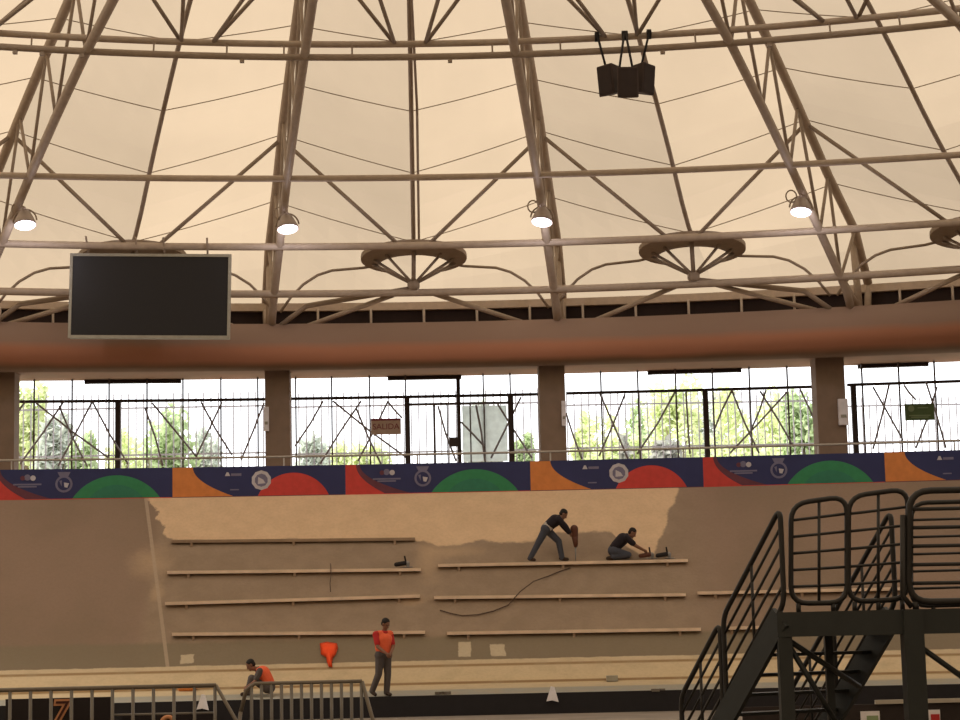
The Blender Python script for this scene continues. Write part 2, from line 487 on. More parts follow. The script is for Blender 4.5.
# eave trim, dark screen and posts
pts = lambda d, b, z, n=80, x0=-30, x1=30: [ring_pt(d, b, x0 + (x1 - x0) * i / n, z) for i in range(n + 1)]
def strip(mb, P0, P1, m):
    A = [mb.bm.verts.new(p) for p in P0]; B = [mb.bm.verts.new(p) for p in P1]
    for i in range(len(A) - 1): mb.face([A[i], A[i + 1], B[i + 1], B[i]], m)
mb = MB()
for (p0, p1) in (((57.1, Z(302, 57.1)), (57.1, Z(309.5, 57.1))), ((57.1, Z(309.5, 57.1)), (57.7, Z(309.5, 57.1))), ((57.7, Z(309.5, 57.1)), (57.7, Z(302, 57.1))), ((57.7, Z(302, 57.1)), (57.1, Z(302, 57.1)))):
    strip(mb, pts(p0[0], EB, p0[1]), pts(p1[0], EB, p1[1]), EAVE)
o = mb.build('trim_1'); o['kind'] = 'structure'
t = thing('eave_screen', 'dark mesh strip with pale posts between ring beam and roof edge', 'screen', ring_pt(57.3, EB, 0, BEAMTOP))
mb = MB()
for dd in (57.3, 57.4):
    strip(mb, pts(dd, EB, BEAMTOP + 0.01), pts(dd, EB, Z(309, 57.1)), DARKSCREEN)
mb.build('screen', t)
for i in range(-11, 13):
    a = P(424 + 53 * i, 318, 57.05, EB)
    MB().tube([V((a.x, a.y, BEAMTOP + .01)), V((a.x, a.y, Z(309, 57.05) + .02))], 0.038, WHITEP, 6).build('post', t)

# ring beam
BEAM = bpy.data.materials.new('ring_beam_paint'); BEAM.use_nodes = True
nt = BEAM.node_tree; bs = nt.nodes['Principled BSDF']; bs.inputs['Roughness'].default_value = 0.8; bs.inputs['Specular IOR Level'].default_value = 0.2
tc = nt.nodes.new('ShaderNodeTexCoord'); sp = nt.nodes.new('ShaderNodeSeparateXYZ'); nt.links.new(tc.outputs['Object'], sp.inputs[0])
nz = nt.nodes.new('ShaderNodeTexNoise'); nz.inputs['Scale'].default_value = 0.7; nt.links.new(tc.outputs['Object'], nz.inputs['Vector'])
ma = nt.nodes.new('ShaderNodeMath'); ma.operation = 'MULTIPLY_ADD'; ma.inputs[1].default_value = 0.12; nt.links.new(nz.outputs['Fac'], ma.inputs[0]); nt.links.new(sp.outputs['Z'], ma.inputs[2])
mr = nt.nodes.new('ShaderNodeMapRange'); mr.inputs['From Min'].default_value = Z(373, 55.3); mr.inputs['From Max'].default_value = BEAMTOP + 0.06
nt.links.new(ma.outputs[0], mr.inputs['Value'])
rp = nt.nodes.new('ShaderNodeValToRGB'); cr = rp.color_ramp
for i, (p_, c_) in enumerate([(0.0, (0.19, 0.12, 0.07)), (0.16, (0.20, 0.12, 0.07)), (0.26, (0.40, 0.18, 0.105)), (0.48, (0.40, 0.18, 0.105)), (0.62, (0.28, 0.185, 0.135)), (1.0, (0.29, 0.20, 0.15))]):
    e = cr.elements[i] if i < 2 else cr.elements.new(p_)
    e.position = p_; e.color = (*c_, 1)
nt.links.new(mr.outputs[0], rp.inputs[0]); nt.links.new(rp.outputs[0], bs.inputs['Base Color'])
SOFF = Z(376.8, 57.7)
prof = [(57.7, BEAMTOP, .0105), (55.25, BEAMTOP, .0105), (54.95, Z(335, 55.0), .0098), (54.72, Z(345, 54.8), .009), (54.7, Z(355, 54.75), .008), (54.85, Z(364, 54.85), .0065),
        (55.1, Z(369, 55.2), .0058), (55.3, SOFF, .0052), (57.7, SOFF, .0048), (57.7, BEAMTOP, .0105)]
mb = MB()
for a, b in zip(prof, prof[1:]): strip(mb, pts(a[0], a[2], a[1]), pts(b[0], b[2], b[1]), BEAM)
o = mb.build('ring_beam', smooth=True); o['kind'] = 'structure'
WB = 0.0046
# ------------------------------------------------------------------ track
PROF = [(45.0, Z(696.5, 45)), (45.02, Z(696.5, 45)), (46.5, Z(686, 46.5)), (47.5, Z(661, 47.5)), (48.6, 0), (50.0, 0), (51.4, 0), (52.5, Z(493.5, 52.5))]
z0, z1 = PROF[3][1], PROF[7][1]
PROF[4] = (48.6, z0 + (z1 - z0) * 0.215); PROF[5] = (50.0, z0 + (z1 - z0) * 0.495); PROF[6] = (51.4, z0 + (z1 - z0) * 0.775)
TB = 0.0044
def bank_d(z):
    for (d0, a), (d1, b) in zip(PROF[1:], PROF[2:]):
        if a <= z <= b: return d0 + (d1 - d0) * (z - a) / (b - a)
    return PROF[-1][0] if z > PROF[-1][1] else PROF[0][0]
def bank(px, py):
    """point of the banked track seen at a pixel"""
    d = 50.0
    for _ in range(60):
        p = P(px, py, d, TB); d += (bank_d(p.z) - d) * 0.4
    return P(px, py, d, TB)
def bank_z(y, x):
    d = y + TB * x * x
    for (d0, a), (d1, b) in zip(PROF[1:], PROF[2:]):
        if d0 <= d <= d1: return a + (b - a) * (d - d0) / (d1 - d0)
    return PROF[-1][1]

TR = bpy.data.materials.new('track_concrete'); TR.use_nodes = True
nt = TR.node_tree; N_, L_ = nt.nodes, nt.links
bs = N_['Principled BSDF']; bs.inputs['Roughness'].default_value = 0.85; bs.inputs['Specular IOR Level'].default_value = 0.15
tc = N_.new('ShaderNodeTexCoord'); sp = N_.new('ShaderNodeSeparateXYZ'); L_.new(tc.outputs['Object'], sp.inputs[0])
X, ZZ = sp.outputs['X'], sp.outputs['Z']
def val(v): n = N_.new('ShaderNodeValue'); n.outputs[0].default_value = v; return n.outputs[0]
def op(kind, a, b=None, c=None):
    n = N_.new('ShaderNodeMath'); n.operation = kind
    for i, q in enumerate((a, b, c)):
        if q is None: continue
        if isinstance(q, (int, float)): n.inputs[i].default_value = q
        else: L_.new(q, n.inputs[i])
    return n.outputs[0]
def noise(scale, detail=4, rough=0.5):
    n = N_.new('ShaderNodeTexNoise'); n.inputs['Scale'].default_value = scale; n.inputs['Detail'].default_value = detail; n.inputs['Roughness'].default_value = rough
    L_.new(tc.outputs['Object'], n.inputs['Vector']); return n.outputs['Fac']
def sstep(v, a, b):
    n = N_.new('ShaderNodeMapRange'); n.interpolation_type = 'SMOOTHSTEP'
    L_.new(v, n.inputs['Value']); n.inputs['From Min'].default_value = a; n.inputs['From Max'].default_value = b
    return n.outputs[0]
def mixc(f, a, b):
    n = N_.new('ShaderNodeMix'); n.data_type = 'RGBA'
    if isinstance(f, (int, float)): n.inputs[0].default_value = f
    else: L_.new(f, n.inputs[0])
    for i, q in ((6, a), (7, b)):
        if isinstance(q, tuple): n.inputs[i].default_value = (*q, 1)
        else: L_.new(q, n.inputs[i])
    return n.outputs[2]
def blob(px, py, rx, rz, soft=0.6):
    p = bank(px, py)
    dx = op('DIVIDE', op('SUBTRACT', X, p.x), rx); dz = op('DIVIDE', op('SUBTRACT', ZZ, p.z), rz)
    r = op('SQRT', op('ADD', op('MULTIPLY', dx, dx), op('MULTIPLY', dz, dz)))
    return sstep(op('ADD', r, op('MULTIPLY', op('SUBTRACT', n3, 0.5), 0.9)), 1.0, 1.0 - soft)
n1 = noise(0.35); n2 = noise(2.2); n3 = noise(1.6, 6, 0.65); nf = noise(14, 3)
xl = bank(150, 510).x; xr = bank(672, 515).x
bankc = mixc(sstep(n1, 0.35, 0.65), (0.235, 0.170, 0.120), (0.270, 0.190, 0.138))
greyer = mixc(sstep(n2, 0.3, 0.7), (0.265, 0.198, 0.138), (0.305, 0.228, 0.160))
inmid = op('MULTIPLY', sstep(X, xl + 0.1, xl + 0.5), sstep(X, bank(700, 560).x + 1.0, bank(660, 560).x))
col = mixc(inmid, bankc, greyer)
# greener stripe at the foot of the bank
zs = bank(300, 640).z
low = sstep(op('ADD', ZZ, op('MULTIPLY', op('SUBTRACT', n2, 0.5), 0.08)), zs + 0.06, zs - 0.06)
col = mixc(op('MULTIPLY', low, 0.8), col, (0.205, 0.168, 0.112))
# dust smears
for b_ in (blob(150, 562, 0.75, 0.55, 0.9), blob(157, 592, 0.28, 0.4, 0.9), blob(428, 560, 0.45, 0.8, 0.9), blob(412, 600, 0.5, 0.25, 0.9), blob(452, 552, 1.1, 0.25, 0.9)):
    col = mixc(op('MULTIPLY', b_, 0.65), col, (0.46, 0.33, 0.21))
# fresh cream coat with ragged edges
ragx = op('ADD', X, op('MULTIPLY', op('SUBTRACT', n3, 0.5), 0.9))
ragz = op('ADD', ZZ, op('MULTIPLY', op('SUBTRACT', n3, 0.5), 0.30))
rx_ = N_.new('ShaderNodeMapRange'); rx_.inputs['From Min'].default_value = xl - 1; rx_.inputs['From Max'].default_value = xr + 1; L_.new(X, rx_.inputs[0])
cr_ = N_.new('ShaderNodeFloatCurve'); L_.new(rx_.outputs[0], cr_.inputs['Value'])
stops = [(140, 520), (158, 529), (168, 538), (180, 541), (300, 540), (425, 540), (437, 546), (462, 545), (482, 540), (500, 543), (534, 543), (542, 533), (560, 532), (612, 532), (618, 540), (640, 556), (655, 557), (690, 557)]
cv = cr_.mapping.curves[0]
zmin, zmax = bank(400, 600).z, bank(400, 497).z
seq = []
for px_, py_ in stops:
    p_ = bank(px_, py_); seq.append(((p_.x - (xl - 1)) / (xr - xl + 2), (p_.z - zmin) / (zmax - zmin)))
while len(cv.points) < len(seq): cv.points.new(0.5, 0.5)
for pt_, q_ in zip(cv.points, seq): pt_.location = q_; pt_.handle_type = 'VECTOR'
cr_.mapping.update()
zb = op('MULTIPLY_ADD', cr_.outputs[0], zmax - zmin, zmin)
m1 = sstep(op('SUBTRACT', ragz, zb), -0.03, 0.04)
pr0, pr1 = bank(678, 492), bank(655, 552)
redge = op('MULTIPLY_ADD', op('SUBTRACT', ZZ, pr1.z), (pr0.x - pr1.x) / (pr0.z - pr1.z), pr1.x)
m2 = sstep(op('SUBTRACT', redge, op('ADD', X, op('MULTIPLY', op('SUBTRACT', n3, 0.5), 0.35))), -0.03, 0.05)
pl0, pl1 = bank(149, 500), bank(166, 532)
ledge = op('MULTIPLY_ADD', op('SUBTRACT', ZZ, pl1.z), (pl0.x - pl1.x) / (pl0.z - pl1.z), pl1.x)
m3 = sstep(op('SUBTRACT', ragx, ledge), -0.03, 0.05)
fresh = op('MULTIPLY', op('MULTIPLY', m1, m2), m3)
cream = mixc(sstep(n2, 0.3, 0.75), (0.60, 0.43, 0.27), (0.66, 0.475, 0.30))
col = mixc(fresh, col, cream)
# pale repair squares
for (px_, py_, w_, h_) in ((465, 649, 12, 15), (498, 650, 15, 13), (187, 659, 14, 10)):
    a_, b_ = bank(px_ - w_ / 2, py_ + h_ / 2), bank(px_ + w_ / 2, py_ - h_ / 2)
    rz_ = op('ADD', ZZ, op('MULTIPLY', op('SUBTRACT', n3, 0.5), 0.16)); rxx = op('ADD', X, op('MULTIPLY', op('SUBTRACT', n3, 0.5), 0.2))
    q_ = op('MULTIPLY', op('MULTIPLY', sstep(rxx, a_.x - .01, a_.x + .02), sstep(rxx, b_.x + .01, b_.x - .02)), op('MULTIPLY', sstep(rz_, a_.z - .01, a_.z + .02), sstep(rz_, b_.z + .01, b_.z - .02)))
    col = mixc(op('MULTIPLY', q_, 0.85), col, (0.55, 0.46, 0.32))
# joint line on the left
j0, j1 = bank(146, 500), bank(167, 662)
jx = op('MULTIPLY_ADD', op('SUBTRACT', ZZ, j1.z), (j0.x - j1.x) / (j0.z - j1.z), j1.x)
jd = op('ABSOLUTE', op('SUBTRACT', X, jx))
col = mixc(op('MULTIPLY', sstep(jd, 0.055, 0.03), 0.75), col, (0.42, 0.33, 0.24))
# apron bands by height
zt = PROF[3][1]
apr = N_.new('ShaderNodeValToRGB'); apr.color_ramp.interpolation = 'LINEAR'
def zz_(y): return bank(420, y).z
zlo, zhi = PROF[0][1], PROF[3][1] + 0.01
bands = [(696, (0.30, 0.29, 0.25)), (690.5, (0.31, 0.30, 0.25)), (689.5, (0.52, 0.42, 0.27)), (685.2, (0.54, 0.43, 0.27)), (684.6, (0.27, 0.17, 0.08)), (682.8, (0.27, 0.17, 0.08)), (682, (0.56, 0.44, 0.27)),
         (668, (0.56, 0.44, 0.28)), (667, (0.30, 0.20, 0.10)), (665.4, (0.30, 0.20, 0.10)), (664.6, (0.54, 0.43, 0.28)), (661, (0.54, 0.43, 0.28))]
es = apr.color_ramp.elements
for i, (y_, c_) in enumerate(bands):
    q_ = (zz_(y_) - zlo) / (zhi - zlo)
    e = es[i] if i < 2 else es.new(min(1, q_))
    e.position = max(0, min(1, q_)); e.color = (*c_, 1)
mra = N_.new('ShaderNodeMapRange'); mra.inputs['From Min'].default_value = zlo; mra.inputs['From Max'].default_value = zhi; L_.new(ZZ, mra.inputs[0]); L_.new(mra.outputs[0], apr.inputs[0])
apc = mixc(op('MULTIPLY', sstep(n2, 0.45, 0.7), 0.35), apr.outputs[0], (0.40, 0.32, 0.20))
isap = sstep(op('ADD', ZZ, op('MULTIPLY', op('SUBTRACT', n3, 0.5), 0.07)), zt + 0.012, zt - 0.012)
col = mixc(isap, col, apc)
fin = mixc(op('MULTIPLY', sstep(nf, 0.35, 0.75), 0.10), col, (0.14, 0.10, 0.07))
L_.new(fin, bs.inputs['Base Color'])
bp = N_.new('ShaderNodeBump'); bp.inputs['Strength'].default_value = 0.25; bp.inputs['Distance'].default_value = 0.02; L_.new(nf, bp.inputs['Height']); L_.new(bp.outputs[0], bs.inputs['Normal'])
mb = MB()
for a, b in zip(PROF[1:], PROF[2:]): strip(mb, pts(a[0], TB, a[1], 100), pts(b[0], TB, b[1], 100), TR)
strip(mb, pts(52.5, TB, PROF[7][1], 100), pts(53.2, TB, PROF[7][1], 100), TR)
o = mb.build('floor_track'); o['kind'] = 'structure'
mb = MB()
strip(mb, pts(44.96, TB, -0.05, 100), pts(44.96, TB, PROF[0][1] + 0.015, 100), CURB); strip(mb, pts(44.96, TB, PROF[0][1] + 0.015, 100), pts(45.08, TB, PROF[0][1] + 0.015, 100), CURB)
strip(mb, pts(45.08, TB, PROF[0][1] + 0.015, 100), pts(45.08, TB, -0.05, 100), CURB)
o = mb.build('trim_2'); o['kind'] = 'structure'
mb = MB(); mb.box((0, 20, -0.15), (100, 80, 0.3), FLOORM); o = mb.build('floor'); o['kind'] = 'structure'
WALK = PROF[7][1] - 0.25
mb = MB()
strip(mb, pts(53.0, TB, WALK), pts(58.5, WB, WALK), CONC); strip(mb, pts(53.2, TB, WALK - .3), pts(53.2, TB, PROF[7][1]), CONC)
o = mb.build('floor_walkway'); o['kind'] = 'structure'
mb = MB(); mb.box((0, 160, WALK - 0.6), (400, 204, 0.4), OUTG); o = mb.build('floor_outside'); o['kind'] = 'structure'

# ------------------------------------------------------------------ columns
COLX = [(-300, -272), (-14, 14.5), (265, 290), (540, 566), (817.5, 847), (1096, 1124)]
for i, (a, b) in enumerate(COLX):
    pa, pb = P(a, 420, 55.75, WB), P(b, 420, 55.75, WB)
    c = (pa + pb) / 2
    mb = MB(); mb.box((c.x, c.y + 0.35, (WALK + SOFF) / 2 + .03), (abs(pb.x - pa.x), 0.7, SOFF - WALK + 0.1), CONC)
    o = mb.build('wall_column'); o['kind'] = 'structure'
# side walls beside the visible bays
for sx in (-1, 1):
    mb = MB(); mb.box((sx * 23.5, 53.6, (WALK + SOFF) / 2), (17.0, 0.5, SOFF - WALK + .2), CONC)
    o = mb.build('wall_left' if sx < 0 else 'wall_right'); o['kind'] = 'structure'

# ------------------------------------------------------------------ window frames with braces
FD = 57.3
BAYS = [
 dict(x=(14.5, 265), tr=(400, 401), mull=[34, 72, 109, 147, 183, 221, 258], posts=[(118, 400, 5)], braces=[(36,403,109,458),(64,401,20,464),(92,402,58,466),(59,406,87,466),(93,403,128,464),(25,402,15,417),(152,403,199,460),(201,402,232,455),(222,402,196,457),(264,403,241,460),(145,408,163,466)]),
 dict(x=(290, 540), tr=(399, 394), mull=[296, 332, 370, 406, 484, 511], posts=[], braces=[(323,401,295,446),(333,401,407,458),(361,401,320,464),(356,408,381,464),(388,401,358,461),(388,402,402,418),(438,406,456,461),(461,422,483,445),(497,403,532,458),(521,397,491,458),(476,405,485,461)]),
 dict(x=(566, 817), tr=(394, 386), mull=[602, 639, 677, 714, 751, 789], posts=[(705, 390, 5)], braces=[(566,413,582,459),(600,394,628,459),(625,394,599,456),(675,392,637,454),(686,392,690,454),(732,390,715,428),(732,391,759,453),(788,391,730,453),(766,390,751,430),(760,391,794,447),(800,389,815,421)]),
 dict(x=(847, 1096), tr=(384, 377), mull=[864, 901, 937, 975], posts=[(853, 385, 5)], braces=[(889,385,873,449),(873,387,903,440),(904,385,916,400),(926,382,946,448),(937,387,916,448)]),
]
for n, B in enumerate(BAYS):
    mb = MB()
    x0, x1 = B['x']
    a, b = P(x0, B['tr'][0], FD, WB), P(x1, B['tr'][1], FD, WB)
    zt_ = (a.z + b.z) / 2
    pp = [V((a.x + (b.x - a.x) * q / 8, FD - WB * (a.x + (b.x - a.x) * q / 8) ** 2, zt_)) for q in range(9)]
    mb.tube(pp, 0.045, FRAMED, 6)
    for m_ in B['mull']:
        p_ = P(m_, 420, FD, WB); mb.bar((p_.x, p_.y, WALK), (p_.x, p_.y, SOFF + .02), 0.045, 0.05, FRAME, V((0, 1, 0)))
    for (px_, py_, w_) in B['posts']:
        p_ = P(px_, py_, FD, WB); mb.bar((p_.x, p_.y, WALK), (p_.x, p_.y, zt_), 0.15, 0.12, FRAMED, V((0, 1, 0)))
    o = mb.build('window_%d' % (n + 1), origin=(a + b) / 2 - V((0, 0, 1))); o['kind'] = 'structure'
    for (xa, ya, xb, yb) in B['braces']:
        pa, pb = P(xa, ya, FD - 0.13, WB), P(xb, yb, FD - 0.13, WB)
        pm = (pa + pb) / 2 + V((random.uniform(-.04, .04), 0, random.uniform(-.03, .03)))
        MB().tube([pa, pm, pb], 0.03, BRACE, 5).build('brace', o)

# gate in the second bay
g0, g1 = P(407, 463, 57.2, WB), P(511, 461, 57.2, WB)
t = thing('metal_gate', 'dark metal exit gate beside the tan SALIDA sign', 'gate', V(((g0.x + g1.x) / 2, g0.y, WALK)))
for px_, yt, w in ((407, 398, 0.15), (458, 378, 0.11), (510.5, 395, 0.15)):
    p_ = P(px_, yt, 57.2, WB); MB().bar((p_.x, p_.y, WALK), (p_.x, p_.y, p_.z), w, 0.12, FRAMED, V((0, 1, 0))).build('post', t)
a, b = P(407, 404.5, 57.2, WB), P(510, 402.5, 57.2, WB); b.z = a.z
MB().tube([a, b], 0.035, FRAME, 6).build('top_rail', t)
for px_ in (434, 447, 470, 484):
    p_ = P(px_, 405, 57.2, WB); MB().bar((p_.x, p_.y, WALK), (p_.x, p_.y, a.z), 0.04 if px_ != 434 else .07, 0.04, FRAME, V((0, 1, 0))).build('bar', t)
p_ = P(454, 442, 57.08, WB); MB().box(p_, (0.26, 0.16, 0.26), FRAMED).build('lock_box', t)
pa, pb = P(462, 406, 57.24, WB), P(508, 461, 57.24, WB)
MB().box(((pa.x + pb.x) / 2, pa.y, (pa.z + pb.z) / 2), (pb.x - pa.x, 0.02, pa.z - pb.z), FROST).build('frosted_sheet', t)

# picket fences outside
FL = ['pale picket fence outside the window below the scoreboard', 'pale picket fence outside the window with the SALIDA sign', 'pale picket fence outside the green leafy window', 'pale picket fence outside the window with the green sign']
FD2 = 61.0
for n, B in enumerate(BAYS):
    x0, x1 = B['x']; x0 -= 6; x1 += 6
    a, b = P(x0, 430, FD2), P(x1, 430, FD2)
    t = thing('picket_fence', FL[n], 'fence', V(((a.x + b.x) / 2, FD2, WALK - .4)), 'picket fences outside the windows')
    ztop = P((x0 + x1) / 2, [408, 405, 403, 404][n], FD2).z; zlow = P((x0 + x1) / 2, [455, 452, 446, 440][n], FD2).z
    for z_ in (ztop, zlow): MB().bar((a.x, FD2, z_), (b.x, FD2, z_), 0.04, 0.05, PICK).build('rail', t)
    zpk = P((x0 + x1) / 2, [391, 389, 390, 394][n], FD2).z
    m_ = int((b.x - a.x) / 0.225)
    for i in range(m_ + 1):
        x_ = a.x + (b.x - a.x) * i / m_
        mb = MB(); mb.bar((x_, FD2 - .03, WALK - .42), (x_, FD2 - .03, zpk - 0.12), 0.036, 0.03, PICK, V((0, 1, 0)))
        mb.tube([(x_, FD2 - .03, zpk - .12), (x_, FD2 - .03, zpk)], [0.02, 0.004], PICK, 5); mb.build('picket', t)
# handrail of the walkway
pp = [ring_pt(54.0, WB, -18 + 36 * i / 40, Z(454.5, 54.0)) for i in range(41)]
t = thing('walkway_handrail', 'thin pale handrail behind the banners, passing the columns', 'handrail', V((0, 54, WALK)))
MB().tube(pp, 0.032, GAL, 7).build('rail', t)
for i in range(0, 41, 4): MB().tube([pp[i], V((pp[i].x, pp[i].y, WALK))], 0.022, GAL, 6).build('post', t)

# signs at the windows
p_ = P(386, 426.5, 57.1, WB)
t = thing('exit_sign', 'tan sign reading SALIDA on the window frame, above the middle of the track', 'sign', p_)
bd = MB().box(p_, (0.86, 0.03, 0.46), SIGNT).build('board', t)
MB().box(p_ + V((0, -.016, .20)), (0.86, 0.012, 0.06), SIGNR).build('top_band', bd)
fr = Matrix.Translation(p_ + V((0, -0.02, -0.01))) @ FACE.to_4x4()
text_mesh('SALIDA', 0.235, SIGNR, fr, 0.004).build('lettering', bd)
p_ = P(919.5, 412, 57.1, WB)
t = thing('green_sign', 'small green sign in the rightmost window', 'sign', p_)
bd = MB().box(p_, (0.84, 0.03, 0.47), SIGNG).build('board', t)
mb = MB(); mb.lathe([(0.09, 0), (0.09, .006)], p_ + V((-.24, -.016, .10)), SIGNGL, 14, axis=Matrix.Rotation(math.pi / 2, 3, 'X'))
for dx_, dz_, w_ in ((0.1, .12, .3), (0, -.1, .62), (0, -.15, .5)): mb.box(p_ + V((dx_, -.018, dz_)), (w_, 0.006, 0.03), SIGNGL)
mb.build('print', bd)
for (px_, y0_, y1_, w_, lab) in ((266.5, 407, 431, .13, 'white box on the column right of the leftmost window'), (563.8, 401, 426, .12, 'white box on the column left of the green leafy window'), (843, 399, 425, .26, 'white box on the column beside the rightmost window')):
    a, b = P(px_, y0_, 55.695, WB), P(px_, y1_, 55.695, WB)
    mb = MB(); mb.box((a + b) / 2, (w_, 0.12, a.z - b.z), PAPER); mb.box((a + b) / 2 + V((0, -.065, -.12)), (w_ * .6, .02, .08), GREYF)
    tag(mb.build('meter_box', origin=(a + b) / 2), lab, 'box', 'white boxes on the columns')
for (xa, xb, y_, lab) in ((85, 181, 380, 'long dark box under the ring beam, below the scoreboard'), (388, 461, 379, 'long dark box under the ring beam, above the exit gate'), (648, 741, 372.5, 'long dark box under the ring beam, above the green leafy window'), (858, 928, 365.5, 'long dark box under the ring beam in the rightmost window')):
    a, b = P(xa, y_, 57.55, WB), P(xb, y_, 57.55, WB); c = (a + b) / 2; c.z = SOFF - 0.055
    rot = Matrix.Rotation(math.atan2(b.y - a.y, b.x - a.x), 3, 'Z')
    mb = MB(); mb.box(c, ((b - a).length, 0.18, 0.10), FRAMED, rot)
    for s_ in (-1, 1): mb.box(c + rot @ V((s_ * ((b - a).length / 2 - .05), 0, 0)), (0.12, 0.2, 0.108), FRAMED, rot)
    tag(mb.build('shutter_box', origin=c), lab, 'shutter box', 'dark boxes under the ring beam')

# ------------------------------------------------------------------ banners
def banner(xa, xb, kind, label):
    D = 52.62
    za, zb_ = PROF[7][1] - 0.02, Z(463.5, D)
    pa = P(xa, 480, D, TB); pb = P(xb, 480, D, TB)
    w = pb.x - pa.x; h = zb_ - za
    org = V((pa.x, pa.y, za)); ux = V((pb.x - pa.x, pb.y - pa.y, 0)) / w
    nrm = V((ux.y, -ux.x, 0)).normalized()
    t = thing('advertising_banner', label, 'banner', org + ux * (w / 2), 'banners along the top of the track')
    def q(u, v, lift=0.0): return org + ux * (u * w) + V((0, 0, v * h)) + nrm * lift
    MB().poly([q(.0001, 0), q(.9999, 0), q(.9999, 1), q(.0001, 1)], NAVY, -nrm * 0.05).build('panel', t)
    hue, wedge = (BGREEN, BRED) if kind else (BRED, BORANGE)
    c = 0.70
    hw = 0.235 if kind else 0.205
    mb = MB()
    def seg(hw_, ht, lift):
        aw, hh = hw_ * w, ht * h; R_ = (aw * aw + hh * hh) / (2 * hh); th = math.asin(min(1, aw / R_)) if hh <= aw else math.pi - math.asin(min(1, aw / R_))
        return [q(c + R_ * math.sin(f) / w, 0.055 + (R_ * math.cos(f) - R_ + hh) / h, lift) for f in [th - 2 * th * i / 24 for i in range(25)]]
    mb.poly(seg(hw, 0.72, 0.004), hue, nrm * 0.003)
    if kind:
        mb.poly(seg(hw * .62, 0.42, 0.008), BTEAL, nrm * 0.003)
    mb.build('arch_print', t)
    mb = MB()
    wtop = 0.06 if kind else 0.12; wbot = 0.22 if kind else 0.36
    cur = [(wtop + (wbot - wtop) * (i / 12) ** 2.0, 0.99 - 0.95 * (i / 12)) for i in range(13)]
    mb.poly([q(0.003, 0.05, .004)] + [q(u, v, .004) for u, v in cur[::-1]] + [q(-0.008 if False else 0.003, 0.99, .004)], wedge, nrm * 0.003)
    if kind:
        cm = [(u + 0.02 + 0.12 * (i / 12) ** 2, v) for i, (u, v) in enumerate(cur)]
        mb.poly([q(u, v, .003) for u, v in cur] + [q(u, v, .003) for u, v in cm[::-1]], BMAROON, nrm * 0.002)
    mb.build('wedge_print', t)
    MB().poly([q(0.002, 0, .006), q(0.998, 0, .006), q(0.998, 0.055, .006), q(0.002, 0.055, .006)], BRED if kind else BMAROON, nrm * 0.003).build('edge_stripe', t)
    mb = MB()
    if kind:   # two dim emblems, each a print of its own
        for (u, v, r, m) in ((0.225, 0.74, .1, BLOGO2), (0.255, 0.72, .085, BLOGO), (0.20, 0.72, .075, BMAROON)):
            mb.poly([q(u + r * h / w * math.cos(a), v + r * math.sin(a), .008 + (.003 if m is BLOGO else 0)) for a in [2 * math.pi * i / 16 for i in range(16)]], m, nrm * 0.003)
        for v_, w0 in ((0.52, .075), (0.45, .05)): mb.poly([q(0.225 - w0, v_ - .025, .008), q(0.225 + w0, v_ - .025, .008), q(0.225 + w0, v_ + .025, .008), q(0.225 - w0, v_ + .025, .008)], BLOGO2, nrm * 0.003)
        mb.build('emblem_print', t); mb = MB()
        u, v = 0.42, 0.52
        for (r, m, l) in ((0.27, BLOGO2, .008), (0.20, NAVY, .012)):
            mb.poly([q(u + r * h / w * math.cos(a), v + r * math.sin(a), l) for a in [2 * math.pi * i / 20 for i in range(20)]], m, nrm * 0.003)
        mb.poly([q(u - .035, v + .38, .009), q(u + .035, v + .38, .009), q(u + .015, v + .15, .009), q(u - .015, v + .15, .009)], BLOGO2, nrm * .003)
        mb.poly([q(u, v + .05, .016), q(u + .028, v + .02, .016), q(u + .018, v - .12, .016), q(u + .003, v - .1, .016)], BLOGO, nrm * 0.003)
        mb.poly([q(u - .025, v + .1, .016), q(u - .01, v + .12, .016), q(u - .012, v - .08, .016)], BLOGO2, nrm * 0.003)
    else:      # wording too small to read, and a pale round seal
        mb.poly([q(.305, .70, .008), q(.335, .70, .008), q(.325, .82, .008), q(.315, .82, .008)], BLOGO, nrm * .003)
        mb.build('emblem_print', t); mb = MB()
        mb.poly([q(.34, .70, .008), q(.40, .70, .008), q(.40, .78, .008), q(.34, .78, .008)], BLOGO2, nrm * .003)
        mb.build('wording_print', t); mb = MB()
        mb.poly([q(.335, .24, .008), q(.385, .24, .008), q(.385, .28, .008), q(.335, .28, .008)], BLOGO2, nrm * .003)
        mb.build('wording_print', t); mb = MB()
        u, v = 0.515, 0.55
        for (r, m, l) in ((0.30, BLOGO, .008), (0.20, BLOGO2, .012)):
            mb.poly([q(u + r * h / w * math.cos(a) * (1 + .06 * (i % 2)), v + r * math.sin(a) * (1 + .06 * (i % 2)), l) for i, a in enumerate([2 * math.pi * i / 20 for i in range(20)])], m, nrm * 0.003)
        mb.poly([q(u - .02, v - .12, .016), q(u + .025, v - .1, .016), q(u + .01, v + .02, .016), q(u - .018, v + .1, .016)], BLOGO, nrm * 0.003)
    mb.build('emblem_print', t)
BX = [(-15, 172, 1, 'navy banner with green arch, leftmost along the top of the track'),
      (172, 345, 0, 'navy banner with orange wedge and red arch, left of the middle'),
      (345, 530, 1, 'navy banner with red wedge and green arch below the exit gate'),
      (530, 703, 0, 'navy banner with orange wedge and red arch above the two dark-shirted workers'),
      (703, 885, 1, 'navy banner with red wedge and green arch above the stair platform'),
      (885, 1060, 0, 'navy banner with orange wedge cut off by the right edge')]
for b_ in BX: banner(*b_)

